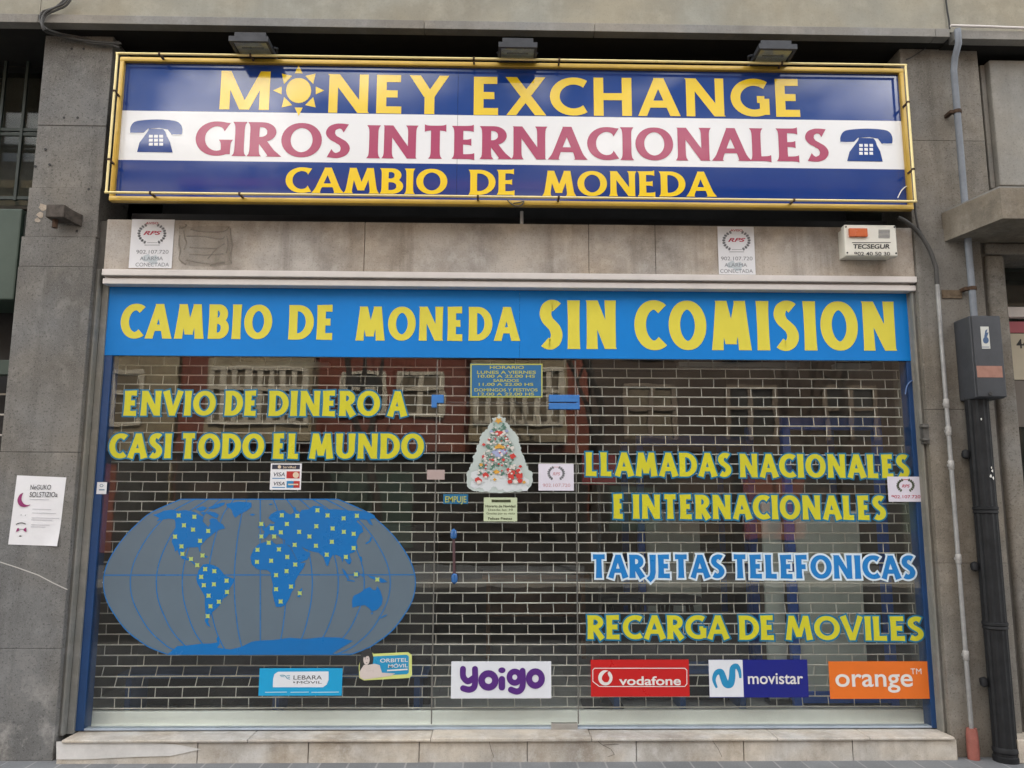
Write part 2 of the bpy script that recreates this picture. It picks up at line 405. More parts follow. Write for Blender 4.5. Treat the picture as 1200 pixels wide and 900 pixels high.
# ------------------------------------------------------------------ materials
M = {}
M['pillar'] = stone('pillar_granite', (.175, .172, .165), (.098, .095, .09), (.27, .267, .257), stain=.85, speck=.55, streak=.6, lime=True)
M['lime'] = plain('lime_white', (.50, .49, .46), .9, var=.1)
M['pillar_r'] = stone('right_granite', (.215, .20, .175), (.11, .10, .085), (.31, .295, .265), stain=.9, speck=.45, streak=.7)
M['lintel'] = stone('lintel_travertine', (.465, .42, .37), (.22, .19, .16), (.56, .515, .465), stain=.95, speck=.3, scale=1.3, streak=.8, bmp=.12)
M['fascia'] = stone('fascia_render', (.31, .30, .25), (.19, .18, .15), (.38, .37, .315), stain=.6, speck=.14, bmp=.1)
M['ledge'] = stone('ledge_stone', (.25, .245, .23), (.14, .135, .125), stain=.6, speck=.15)
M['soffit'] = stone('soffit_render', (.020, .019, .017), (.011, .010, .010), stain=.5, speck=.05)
M['recess'] = plain('recess_shade', (.022, .021, .02), .9, var=.2)  # near-black base colour carries the deep shade of the recess behind the sign
M['canopy'] = stone('canopy_stone', (.26, .225, .175), (.10, .085, .065), (.36, .32, .26), stain=.8, speck=.2, streak=.6)
M['panelstone'] = stone('upper_panel_stone', (.27, .265, .245), (.18, .17, .155), stain=.5, speck=.25)
M['step'] = stone('step_marble', (.56, .53, .48), (.26, .22, .175), (.70, .68, .65), stain=.85, speck=.2, scale=1.8, rough=.6, bmp=.1, streak=.45)
M['mortar'] = plain('mortar', (.12, .113, .10), .95, var=.15, vscale=8)
M['whitetrim'] = plain('white_aluminium_trim', (.66, .62, .59), .4, var=.07, vscale=5)
M['bluepaint'] = plain('dark_blue_paint', (.012, .055, .17), .4, var=.15, vscale=5)
M['jamb'] = stone('jamb_metal', (.20, .20, .185), (.12, .118, .105), (.30, .29, .27), stain=.5, speck=.06, rough=.6, bmp=.05, streak=.5)
M['zinc'] = plain('zinc_conduit', (.34, .34, .335), .5, .3, var=.18, vscale=12)
M['bluepipe'] = plain('grey_blue_pipe', (.21, .235, .27), .55, 0, var=.16, vscale=8)
M['black_iron'] = plain('black_iron', (.011, .012, .014), .62, .0, var=.3, vscale=10, bmp=.1, spec=.35)
M['cabinet'] = plain('cabinet_grey', (.048, .052, .06), .55, 0, var=.14, vscale=6)
M['rust'] = plain('rust', (.09, .05, .028), .85, 0, var=.4, vscale=25)
M['redplastic'] = plain('red_sleeve', (.33, .11, .085), .6, 0, var=.18, vscale=14)
M['cable'] = plain('grey_cable', (.07, .068, .065), .6, 0, var=.2, vscale=12)
M['gold'] = plain('gold_aluminium', (.50, .315, .04), .33, .25, var=.12, vscale=4, coat=.3)
M['goldrail'] = plain('pale_gold_rail', (.78, .64, .28), .3, .2, var=.08, vscale=6, coat=.3)
M['signblue'] = plain('sign_blue', (.010, .042, .215), .05, 0, var=.05, vscale=2, coat=.6)
M['signwhite'] = plain('sign_white', (.80, .80, .80), .1, 0, var=.03, vscale=2)
M['signyellow'] = plain('sign_yellow', (.86, .60, .022), .1, 0, var=.04, vscale=2, coat=.7)
M['signred'] = plain('sign_red', (.42, .075, .14), .1, 0, var=.05, vscale=2)
M['banblue'] = plain('banner_blue', (.003, .205, .62), .4, 0, var=.06, vscale=1.6, spec=.25)
M['banyellow'] = plain('banner_yellow', (.70, .62, .07), .4, 0, var=.04, vscale=4, spec=.25)
M['vinyl'] = plain('vinyl_yellow', (.58, .55, .025), .3, 0, var=.06, vscale=4)
M['vinyledge'] = plain('vinyl_blue_edge', (.01, .16, .30), .3, 0, var=.08, vscale=4)
M['vinylblue'] = plain('vinyl_blue', (.01, .19, .52), .3, 0, var=.05, vscale=4)
M['vinylwhite'] = plain('vinyl_white', (.62, .74, .83), .3, 0, var=.04, vscale=4)
M['mapgrey'] = film_mat('map_film_grey', (.122, .168, .212), .94)
M['mapblue'] = plain('map_blue', (.006, .15, .44), .25, 0, var=.06, vscale=3)
M['mapstar'] = plain('map_marker', (.40, .52, .15), .3, 0, var=.03)
M['paper'] = plain('paper_white', (.74, .74, .76), .7, 0, var=.035, vscale=6)
M['paperlilac'] = plain('paper_lilac', (.66, .63, .71), .7, 0, var=.04, vscale=6)
M['ink'] = plain('ink_black', (.03, .03, .03), .7)
M['inkgrey'] = plain('ink_grey', (.22, .225, .24), .7)
M['inkred'] = plain('ink_red', (.45, .04, .08), .7)
M['inkfade'] = plain('ink_faded_red', (.58, .33, .36), .7)
M['plum'] = plain('ink_plum', (.28, .03, .14), .7)
M['white'] = plain('white_plastic', (.74, .73, .69), .35, 0, var=.05, vscale=5)
M['cream'] = plain('cream_plastic', (.72, .70, .62), .4, 0, var=.06, vscale=6)
M['orangelens'] = plain('orange_lens', (.55, .12, .035), .25, 0, var=.06)
M['alu'] = plain('brushed_aluminium', (.45, .44, .42), .35, .6, var=.1, vscale=9)
M['shutter'] = plain('shutter_steel', (.70, .665, .60), .42, .0, var=.22, vscale=7)
M['shutterrail'] = plain('shutter_rail', (.88, .90, .86), .42, .0, var=.06, vscale=4)
M['glass'] = glass_mat('shop_glass', (.965, .98, .97), .018, wave=.035)
M['otherglass'] = glass_mat('window_glass', (.7, .74, .72), .05, refl=.02)
M['lampglass'] = glass_mat('lamp_glass', (.9, .92, .9), .03)
M['lampbody'] = plain('lamp_body', (.028, .032, .04), .5, 0, var=.15, vscale=12)
M['lampinner'] = plain('lamp_reflector', (.62, .62, .56), .5, 0, var=.2, vscale=20)
M['green'] = plain('green_paint', (.040, .066, .050), .5, 0, var=.1, vscale=4)
M['darkgreen'] = plain('dark_green_paint', (.022, .034, .029), .55, 0, var=.15, vscale=8)

# ================================================================== THE SETTING
def ground_mat(name, c, joint, sx, sy, mort=.006):
    m, nt, b = new_mat(name)
    br = nt.nodes.new('ShaderNodeTexBrick'); br.offset = .5
    nt.links.new(tex_pos(nt), br.inputs['Vector']); br.inputs['Scale'].default_value = 1
    br.inputs['Brick Width'].default_value = sx; br.inputs['Row Height'].default_value = sy; br.inputs['Mortar Size'].default_value = mort
    br.inputs['Color1'].default_value = (*c, 1); br.inputs['Color2'].default_value = (*(x * .72 for x in c), 1); br.inputs['Mortar'].default_value = (*joint, 1)
    n = noise(nt, tex_pos(nt), 3, 8, .7); n2 = noise(nt, tex_pos(nt), 90, 3)
    col = mix(nt, br.outputs['Color'], tuple(x * .5 for x in c), ramp(nt, n, [(.4, 0), (.75, .6)]))
    col = mix(nt, col, tuple(min(1, x * 1.7) for x in c), ramp(nt, n2, [(.55, 0), (.75, .4)]))
    nt.links.new(col, b.inputs['Base Color']); b.inputs['Roughness'].default_value = .75
    bump(nt, b, mix(nt, br.outputs['Fac'], n2, .3), .3, .004); return m
def sheet(name, x0, x1, y0, y1, z, mat, thick=None):
    mb = MB()
    if thick: mb.box(x0, x1, y0, y1, z - thick, z)
    else: mb.face([(x0, y0, z), (x1, y0, z), (x1, y1, z), (x0, y1, z)])
    return tag(mb.build(name, mat), kind='structure')
M['tiles'] = ground_mat('pavement_tiles', (.20, .21, .22), (.28, .28, .28), .17, .30)
M['asphalt'] = stone('asphalt', (.055, .055, .056), (.035, .035, .035), (.085, .083, .08), stain=.4, speck=.5, bmp=.3)
M['kerb'] = stone('kerb_stone', (.30, .295, .28), (.18, .17, .16))
M['earth'] = stone('earth_ground', (.16, .15, .13), (.10, .09, .08))
sheet('ground', -250, 250, -260, 240, -.16, M['earth'])
sheet('road', -60, 60, -11.7, -4.1, -.13, M['asphalt'])
sheet('pavement', -60, 60, -3.9, 9, 0, M['tiles'], .15)
sheet('kerb', -60, 60, -4.1, -3.902, -.004, M['kerb'], .15)
sheet('pavement', -60, 60, -16.5, -11.9, 0, M['tiles'], .15)
sheet('kerb', -60, 60, -11.898, -11.7, -.004, M['kerb'], .15)
# key heights and planes ------------------------------------------------
YG = 0.115                               # front face of the shop glass
Zstep0 = 0.0
zt = PZ(600, 868.5, -.06)                  # top of the doorstep riser
ztread = PZ(600, 852, .02)
Zled = PZ(600, 35, -.14)                 # underside of the ledge / soffit
Zledt = Zled + .062
Zlint0, Zlint1 = PZ(600, 320, .02), PZ(600, 262, .02)
XL = PX(110, 300); XR = PX(1073, 300)    # pillar edges facing the opening
print('XL XR', XL, XR, 'soffit', Zled, 'lintel', Zlint0, Zlint1, 'step', zt, ztread)

bld = empty('commercial_building', (0, 0, 0), 'grey stone street building with a closed shop front between two pillars', 'building')
# ---- pillars: stacked blocks, joints left open in front of a mortar core
def blocks(name, mat, rows, x0x1, y0, y1, gap=.004, bev=.004, core=True):
    mb = MB()
    for (z0, z1) in rows:
        for (a, b, dy) in x0x1(z0, z1): mb.box(a, b, y0 + dy, y1, z0 + gap / 2, z1 - gap / 2, bev)
    return mb.build(name, mat, bld)
zj = [0, PZ(60, 760), PZ(50, 530), PZ(60, 277), PZ(80, 146), Zled]
xl0 = [PX(-60, 700), PX(-60, 700), PX(5, 480), PX(30, 250), PX(40, 170)]
mb = MB()
for i in range(5):
    dy = 0 if i < 3 else .012
    if i == 2:
        zm = PZ(20, 312); mb.box(xl0[2], XL, dy, .42, zj[2] + .0015, zm, .004); mb.box(PX(24, 290), XL, dy + .001, .42, zm + .001, zj[3] - .0015, .003)
    elif i == 3:
        mb.box(xl0[3], XL + .002, dy, .42, zj[i] + .002, PZ(35, 219), .004); mb.box(PX(36, 215), XL + .004, dy + .004, .42, PZ(35, 219) + .001, zj[i + 1] - .0006, .003)
    else: mb.box(xl0[i], XL + (.0 if i < 3 else .006), dy, .42, zj[i] + .0006, zj[i + 1] - .0006, .004)
mb.build('pillar', M['pillar'], bld)
mb = MB(); mb.box(PX(40, 170) + .02, XL - .01, .03, .40, .01, Zled - .01)
mb.build('mortar_core', M['mortar'], bld)
# small drilled holes in the left pillar
mb = MB()
for x, y in ((83, 56), (97, 56), (74, 137), (90, 137), (57, 192), (40, 194), (103, 221), (89, 270), (52, 174)):
    p = P(x, y, .0); mb.lathe((p.x, .0105, p.z), [(.009, 0), (.009, .004)], 10, 'y')
mb.build('drill_hole', M['ink'], bld)
mb = MB(); mb.line([(-5, 657), (20, 665), (45, 674), (62, 683), (79, 691)], 1.2, -.0006); mb.build('scratch', M['lime'], bld, face_cam=True)
# chipped filler patches by the bracket
mb = MB()
for cx, cy, r in ((50, 243, 6), (47, 252, 5), (44, 258, 3.5)):
    mb.fpoly([(cx + r * random.uniform(.6, 1.1) * math.cos(a * math.pi / 6), cy + r * random.uniform(.5, .9) * math.sin(a * math.pi / 6)) for a in range(12)], .0095)
mb.build('plaster_patch', M['lintel'], bld, face_cam=True)
# right pillar
XR2 = PX(1176, 600); zr = [0, PZ(1110, 660), PZ(1110, 480), PZ(1110, 268), PZ(1110, 164), Zled]
mb = MB()
for i in range(5):
    dy = 0 if i < 3 else .012
    mb.box(XR - (0 if i < 3 else .0), XR2 if i < 3 else PX(1155, 160), dy, .42, zr[i] + .0006, zr[i + 1] - .0006, .004)
mb.build('pillar', M['pillar_r'], bld)
mb = MB(); mb.box(XR + .01, PX(1150, 160), .03, .40, .01, Zled - .01)
mb.build('mortar_core', M['mortar'], bld)
# ---- fascia, ledge, soffit, upper wall (keeps the sun off the facade)
xj = PX(1113, 30, -.14)
mb = MB(); mb.box(-14, PX(48, 5, -.10) - .002, -.10, .6, Zledt, 6.2); mb.box(PX(48, 5, -.10) + .002, xj - .002, -.10, .6, Zledt, 6.2); mb.box(xj + .002, 14, -.095, .6, Zledt, 6.2)
mb.build('fascia', M['fascia'], bld)
mb = MB(); xs = [-14, PX(45, 20, -.14), PX(497, 30, -.14), PX(697, 30, -.14), PX(1096, 35, -.14), xj - .003]
for a, b in zip(xs, xs[1:]): mb.box(a + .0015, b - .0015, -.14, -.06, Zled, Zledt - .001, .003)
mb.box(xj + .03, 14, -.14, -.06, Zled - .012, Zledt - .012, .003)
mb.build('ledge', M['ledge'], bld)
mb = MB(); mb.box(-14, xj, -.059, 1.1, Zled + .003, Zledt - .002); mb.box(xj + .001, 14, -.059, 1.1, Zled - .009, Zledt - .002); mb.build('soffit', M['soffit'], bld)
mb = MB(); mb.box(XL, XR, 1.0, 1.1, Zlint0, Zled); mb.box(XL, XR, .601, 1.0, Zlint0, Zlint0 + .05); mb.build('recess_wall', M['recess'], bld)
mb = MB(); mb.box(-14, 14, .601, 9, Zledt + .01, 8.6); mb.box(-14, 14, -.098, .6, 6.202, 8.6); mb.box(-14, 14, 8.6, 9, 0, 5.5)
mb.box(-14, PX(-60, 700) - .7, .42, 8.6, 0, Zled - .006); mb.box(9.5, 14, .42, 8.6, 0, Zled - .02)
mb.build('wall', M['fascia'], bld)
# ---- lintel course with joints
mb = MB(); xs = [PX(123, 290, .02), PX(427, 290, .02), PX(690, 290, .02), PX(768, 290, .02), XR]
for k, (a, b) in enumerate(zip(xs, xs[1:])): mb.box(a + .0015, b - .0015, .02 + (.002 if k % 2 else 0), .60, Zlint0, Zlint1, .004)
lint = mb.build('lintel', M['lintel'], bld)
mb = MB(); mb.box(XL + .001, PX(123, 290, .02), .05, .5, Zlint0, Zlint1); mb.build('mortar_core', M['mortar'], bld)
# scraped rectangle of old glue left by a removed notice
mb = MB()
gx = lambda a, b: (130 + a / 7.5, 250 + b / 7.5)
for pts in ([(600, 130), (640, 125), (665, 105), (650, 100)], [(700, 140), (800, 160), (980, 160), (1040, 120)], [(660, 200), (820, 205), (960, 225), (1000, 205)], [(605, 190), (600, 260), (610, 330), (600, 400), (640, 440), (660, 450)],
            [(640, 150), (650, 220), (665, 260), (640, 320)], [(690, 300), (800, 305), (930, 310)], [(690, 360), (850, 365), (990, 355)], [(1000, 265), (930, 310), (850, 400)], [(1050, 130), (1055, 200), (1065, 300), (1040, 380), (1060, 440)],
            [(660, 410), (760, 430), (880, 445), (1000, 440)], [(1020, 200), (1030, 280), (1015, 350)], [(870, 460), (930, 440), (1000, 430)]):
    mb.line(crom([gx(*p) for p in pts], 5), 1.7, .0185 + random.uniform(-.0004, 0))
mg = mb; mb = MB(); mb.fpoly([gx(*p) for p in ((600, 105), (700, 118), (900, 110), (1050, 112), (1070, 260), (1060, 450), (900, 470), (700, 465), (615, 440), (590, 300))], .0193); mb.build('glue_smear', film_mat('glue_smear', (.24, .215, .18), .28), bld, face_cam=True); mb = mg
mb.build('glue_residue', film_mat('old_glue', (.22, .195, .165), .5), bld, face_cam=True)
# ---- white trim rails above the banner, and jamb channels
zt0, zt1 = PZ(600, 337, .03), PZ(600, 321, .03); h = zt1 - zt0
mb = MB(); x0, x1 = PX(121, 330, .03), PX(1072, 330, .03)
mb.box(x0, x1, .0, .10, zt0 + h * .56, zt1, .004); mb.box(x0, x1, .02, .10, zt0, zt0 + h * .40, .004); mb.box(x0, x1, .05, .10, zt0 + h * .38, zt0 + h * .58)
mb.build('trim_rail', M['whitetrim'], bld)
xfl = PX(123, 420, YG); xfr = PX(1070, 420, YG)
for sx, a, b in ((1, XL, xfl), (-1, XR, xfr)):
    mb = MB(); mb.box(a, a + sx * .028, .045, .30, ztread - .05, Zlint0 + .01, .002); mb.box(a + sx * .03, b + sx * .002, .085, .30, ztread - .05, zt0 + .03, .003)
    jb = mb.build('jamb', M['jamb'], bld)
    mb = MB(); mb.tube([(a + sx * .018, .044, ztread - .04), (a + sx * .018, .044, Zlint0)], .008, 8); mb.build('bead', M['jamb'], jb, smooth=True)
# ---- doorstep: tread slabs over riser slabs
mb = MB(); xs0, xs1 = PX(66, 880, -.06), PX(1123, 880, -.06)
xs = [xs0, PX(231, 880, -.06), PX(361, 880, -.06), PX(491, 880, -.06), PX(618, 880, -.06), PX(746, 880, -.06), PX(872, 880, -.06), PX(1000, 880, -.06), xs1]
for k, (a, b) in enumerate(zip(xs, xs[1:])): mb.box(a + .002, b - .002, -.055 + random.uniform(-.002, .002), .12, -.02, zt - .003, .006)
xs = [xs0 + .03, PX(291, 862, -.06), PX(505, 862, -.06), PX(693, 862, -.06), PX(910, 862, -.06), PX(1018, 862, -.06), xs1 - .02]
for k, (a, b) in enumerate(zip(xs, xs[1:])): mb.box(a + .0015, b - .0015, -.075 + random.uniform(-.003, .003), .14, zt, zt + .0165 + (.006 if k == 2 else 0), .006)
mb.build('doorstep', M['step'], bld)
mb = MB(); mb.box(xs0 + .02, xs1 - .02, -.04, .13, -.02, zt + .01); mb.build('mortar_core', M['mortar'], bld)
mb = MB(); p = P(82, 882, -.06)
pts = [(66, 869), (110, 868), (150, 869), (205, 872), (236, 878), (200, 886), (160, 887), (100, 890), (66, 890)]
mb.fpoly(pts, -.0615); mb.build('white_patch', plain('white_filler', (.66, .65, .63), .8, var=.12, vscale=7), bld, face_cam=True)
mb = MB()
for pts in ([(700, 868), (706, 873), (716, 878), (720, 884), (712, 887)], [(706, 873), (725, 872)], [(573, 868), (576, 880), (579, 888)], [(835, 868), (842, 878), (846, 887)]):
    mb.line(pts, .5, -.0618)
mb.build('crack', M['mortar'], bld, face_cam=True)

# ---- shop window: blue frame, three panes (the middle one is the door)
win = empty('shop_window', (0, YG, ztread)); win.parent = bld
zb = zt + .0235; zbantop = PZ(600, 341, YG); zbanbot = PZ(600, 420, YG)
fw = .052
for a, b in ((xfl, xfl + fw), (xfr - fw, xfr)): mb = MB(); mb.box(a, b, YG - .012, YG + .09, zb, zbantop + .02, .003); mb.build('frame', M['bluepaint'], win)
mb = MB(); mb.box(xfl + fw, xfr - fw, YG - .006, YG + .05, zb, zb + .012, .002); mb.build('sill', plain('pale_blue_sill', (.40, .47, .56), .5, var=.15, vscale=6), win)
xd0, xd1 = PX(509, 640, YG), PX(676, 640, YG)
for a, b in ((xfl + fw, xd0 - .005), (xd1 + .005, xfr - fw)):
    mb = MB(); mb.box(a, b, YG, YG + .010, zb + .012, zbantop); mb.build('pane', M['glass'], win)
door = empty('shop_door', (xd0, YG, ztread)); door.parent = bld
mb = MB(); mb.box(xd0, xd1, YG, YG + .010, zb + .014, zbanbot - .01); mb.build('pane', M['glass'], door)
mb = MB(); a = P(646, 848, YG - .01); b = P(677, 857, YG - .01); mb.box(a.x, b.x, YG - .014, YG + .03, b.z, a.z, .003)
for px in (653, 668): q = P(px, 852, YG); mb.lathe((q.x, YG - .018, q.z), [(.006, 0), (.006, .006)], 10, 'y')
mb.build('hinge_plate', M['alu'], door)
mb = MB(); q0, q1 = P(531.5, 628, YG - .05), P(532.5, 676, YG - .05)
mb.tube([(q0.x, YG - .045, q0.z), (q1.x, YG - .045, q1.z)], .009, 10); hd = mb.build('handle', plain('handle_brown', (.085, .04, .045), .3), door, smooth=True)
for q, s in ((q0, 1), (q1, -1)):
    mb = MB(); mb.lathe((q.x, YG - .045, q.z + s * .01), [(.004, -.035), (.019, -.022), (.021, 0), (.019, .022), (.004, .035)], 14)
    mb.tube([(q.x, YG - .045, q.z + s * .01), (q.x, YG, q.z + s * .01)], .010, 8)
    mb.build('handle_mount', plain('handle_blue', (.02, .12, .35), .2, 0, coat=.5), hd, smooth=True)
# blue door closer patch fittings over the door with a black rail
mb = MB(); a, b = P(506, 463, YG), P(520, 478, YG); mb.box(a.x, b.x, YG - .02, YG + .02, b.z + .03, a.z, .003); mb.box(a.x, a.x + .035, YG - .02, YG + .02, b.z, b.z + .032, .003)
fit = plain('fitting_blue', (.035, .18, .50), .4, var=.1, vscale=15); mb.build('patch_fitting', fit, door); mb = MB()
a, b = P(643, 463, YG), P(679, 480, YG); mb.box(a.x, b.x, YG - .02, YG + .02, (a.z + b.z) / 2, a.z, .003); mb.box(a.x, b.x, YG - .018, YG + .02, b.z, (a.z + b.z) / 2 - .007, .003); mb.box(b.x - .02, b.x, YG - .017, YG + .02, b.z, a.z)
mb.build('patch_fitting', fit, door)
mb = MB(); a, b = P(520, 470, YG), P(643, 473, YG); mb.box(a.x, b.x, YG + .012, YG + .03, b.z, a.z); mb.build('door_seal', M['ink'], door)
for px in (509, 676):
    mb = MB(); x = PX(px, 640, YG); mb.box(x - .004, x + .004, YG + .001, YG + .009, zb + .03, zbanbot - .01); mb.build('edge_strip', plain('clear_seal', (.16, .155, .14), .4), door)

# ---- roller shutter of linked bars behind the glass
YS = YG + .16
sh = empty('roller_shutter', (0, YS, ztread)); sh.parent = bld
xs0, xs1 = PX(118, 640, YS) - .03, PX(1100, 640, YS) - .03
pitch = (PZ(600, 442, YS) - PZ(600, 829, YS)) / 33
zbase = PZ(600, 832, YS); rowz = []; z = PZ(600, 829, YS)
while z < zbantop + .05: rowz.append(z); z += pitch
mb = MB(); mv = MB()
cw = PX(629.9, 600, YS) - PX(600, 600, YS)
def bar(z, r=.0045):
    n = 40; pts = [(xs0 + (xs1 - xs0) * k / n, YS + random.uniform(-.0012, .0012), z + .0010 * math.sin(k * .55 + z * 9) + random.uniform(-.0005, .0005)) for k in range(n + 1)]
    mb.tube(pts, r, 6)
for j, z in enumerate(rowz):
    bar(z)
    off = (j % 2) * .5; x = xs0 + .02 + off * cw; row_skew = random.uniform(-.0012, .0012) + (.006 if j in (2, 3) else 0)
    while x < xs1 - .01:
        sk = row_skew + random.uniform(-.001, .001); d = random.uniform(-.0015, .0015)
        mb.tube([(x + d - sk, YS + .003, z), (x + d + sk, YS + .003, z + pitch)], .0031, 5)
        x += cw
mb.build('grille', M['shutter'], sh, smooth=True)
mb = MB(); z1 = zbase; mb.box(xs0, xs1, YS - .02, YS + .02, zbase - .105, zbase, .004); mb.build('bottom_rail', M['shutterrail'], sh)
mb = MB(); mb.box(xs0, xs1, YS - .05, YS + .05, zb - .001, zbase - .106, .004); mb.build('floor_rail', M['shutterrail'], sh)
for a, s in ((xs0, -1), (xs1, 1)):
    mb = MB(); mb.box(a, a + s * .06, YS - .03, YS + .03, zb, zbantop, .003); mb.build('guide', M['bluepaint'], sh)

# ---- the room behind
room = empty('shop_interior', (0, 1, 0)); room.parent = bld
M['floor'] = ground_mat('interior_tiles', (.42, .42, .40), (.3, .3, .29), .4, .4, .004)
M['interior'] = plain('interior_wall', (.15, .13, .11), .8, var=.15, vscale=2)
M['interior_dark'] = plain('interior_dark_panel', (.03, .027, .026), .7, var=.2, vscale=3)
mb = MB(); mb.box(xfl - .3, xfr + .3, .36, 5.5, zb - .2, zb - .012); mb.build('floor_tiles', M['floor'], room)
mb = MB(); mb.box(xfl - .45, xfl - .30, .36, 5.5, zb - .1, 3.3); mb.box(xfr + .3, xfr + .45, .36, 5.5, zb - .1, 3.3); mb.box(xfl - .4, xfr + .4, 5.5, 5.6, zb - .1, 3.3); mb.build('inner_wall', M['interior'], room)
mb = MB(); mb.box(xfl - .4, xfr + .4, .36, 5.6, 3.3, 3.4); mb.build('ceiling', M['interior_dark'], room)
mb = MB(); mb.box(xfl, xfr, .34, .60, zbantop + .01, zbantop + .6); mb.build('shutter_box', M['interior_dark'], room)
# phone booths with blue frames
def booth(x0, x1, y0, lab):
    e = empty('phone_booth', (x0, y0, zb), lab, 'phone booth', 'phone booths inside the shop'); h = (PZ(990, 488, y0) if y0 < 1 else zb + 2.0) - zb + .012; t = .06
    z0 = zb - .012
    mb = MB()
    for x in (x0, x1 - t): mb.box(x, x + t, y0, y0 + t, z0, z0 + h, .004); mb.box(x, x + t, y0 + .85, y0 + .85 + t, z0, z0 + h, .004)
    mb.box(x0 + t, x1 - t, y0, y0 + t, z0 + h - .10, z0 + h, .004); mb.box(x0 + t, x1 - t, y0, y0 + t, z0 + .02, z0 + .10, .004)
    mb.build('frame', plain('booth_blue', (.012, .075, .34), .4) if 'booth_blue' not in bpy.data.materials else bpy.data.materials['booth_blue'], e)
    mb = MB(); mb.box(x0 + t + .01, x0 + t + .48, y0 + .02, y0 + .04, z0 + .10, z0 + 1.36); mb.build('door_panel', plain('booth_panel', (.42, .46, .42), .5) if 'booth_panel' not in bpy.data.materials else bpy.data.materials['booth_panel'], e)
    mb = MB(); mb.box(x0 + t, x1 - t, y0 + .86, y0 + .90, z0 + .02, z0 + h); mb.build('back_panel', M['interior'], e)
    mb = MB(); mb.box(x0 + t, x1 - t, y0 + .6, y0 + .855, z0 + .85, z0 + .88); mb.build('shelf', M['interior_dark'], e)
    mb = MB(); mb.box(x1 - .35, x1 - .15, y0 + .66, y0 + .82, z0 + .88, z0 + .94, .01); mb.tube([(x1 - .36, y0 + .74, z0 + .97), (x1 - .14, y0 + .74, z0 + .97)], .022, 8); mb.build('telephone', M['inkgrey'], e)
bx = PX(921, 600, .72)
booth(bx, xfr + .05, .72, 'blue framed phone booth with grey panel, nearest to the window')
bx2 = PX(868, 600, 1.9)
booth(bx2 - .9, bx2 + .1, 1.9, 'blue framed phone booth deeper in the dim shop')
e = empty('folding_screen', (PX(908, 700, .8), .8, zb), 'narrow pale grey upright panel beside the blue phone booth', 'panel')
mb = MB(); mb.box(PX(897, 700, .8), PX(919, 700, .8), .80, .83, zb - .012, PZ(908, 588, .8), .003); mb.build('sheet', bpy.data.materials['booth_panel'], e)
mb = MB(); mb.box(PX(895, 700, .8), PX(921, 700, .8), .76, .88, zb - .012, zb + .02, .004); mb.build('foot', M['ink'], e)
for x0, x1, yy, lab in ((xfl + .06, xd0 - .06, .50, 'dark low display stand behind the world map'), (xd1 + .25, PX(880, 700, .6), .62, 'dark low display stand behind the glass right of the door')):
    e = empty('display_stand', ((x0 + x1) / 2, yy, zb), lab, 'display stand', 'display stands behind the glass'); z0 = zb - .012
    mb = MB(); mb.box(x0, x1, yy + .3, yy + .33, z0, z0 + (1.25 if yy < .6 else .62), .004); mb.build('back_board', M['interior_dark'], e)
    mb = MB(); mb.box(x0, x1, yy, yy + .298, z0 + .24, z0 + .27, .004); mb.build('shelf', M['bluepaint'], e)
    for x in (x0 + .05, (x0 + x1) / 2, x1 - .09):
        mb = MB(); mb.box(x, x + .04, yy + .02, yy + .29, z0, z0 + .239); mb.build('leg', M['bluepaint'], e)
e = empty('counter', (-1.6, 3.2, zb), 'dark shop counter with a pale top in the dim interior behind the map', 'counter')
mb = MB(); mb.box(-2.6, -.6, 3.2, 3.8, zb - .012, zb + 1.0, .01); mb.build('body', M['interior_dark'], e)
mb = MB(); mb.box(-2.65, -.55, 3.15, 3.85, zb + 1.0, zb + 1.04, .01); mb.build('top', M['interior'], e)
# wooden desk in the middle and a red notice board
e = empty('desk', (.2, 2.6, zb), 'brown wooden desk seen through the door glass', 'desk')
mb = MB(); mb.box(-.1, .9, 2.5, 3.1, zb + .70, zb + .74, .005); mb.build('top', plain('wood', (.22, .11, .05), .5, var=.2, vscale=5), e)
mb = MB(); mb.box(-.06, -.02, 2.52, 3.08, zb - .012, zb + .70); mb.build('side_panel', plain('wood_side', (.17, .09, .045), .5, var=.2, vscale=5), e)
mb = MB(); mb.box(.82, .86, 2.52, 3.08, zb - .012, zb + .70); mb.build('side_panel', bpy.data.materials['wood_side'], e)
mb = MB(); mb.box(-.02, .82, 3.0, 3.03, zb + .3, zb + .69); mb.build('modesty_panel', bpy.data.materials['wood_side'], e)
a, b = P(682, 532, .75), P(722, 568, .75)
e = empty('notice_stand', ((a.x + b.x) / 2, .75, zb - .012), 'red board on a thin stand behind the glass right of the door', 'notice stand')
mb = MB(); mb.box(a.x, b.x, .75, .77, b.z, a.z, .003); mb.build('board', plain('board_red', (.24, .012, .018), .5), e)
mb = MB(); mb.tube([((a.x + b.x) / 2, .77, zb - .01), ((a.x + b.x) / 2, .775, b.z + .05)], .012, 8); mb.box((a.x + b.x) / 2 - .14, (a.x + b.x) / 2 + .14, .65, .89, zb - .012, zb + .008, .004); mb.build('post', M['ink'], e)
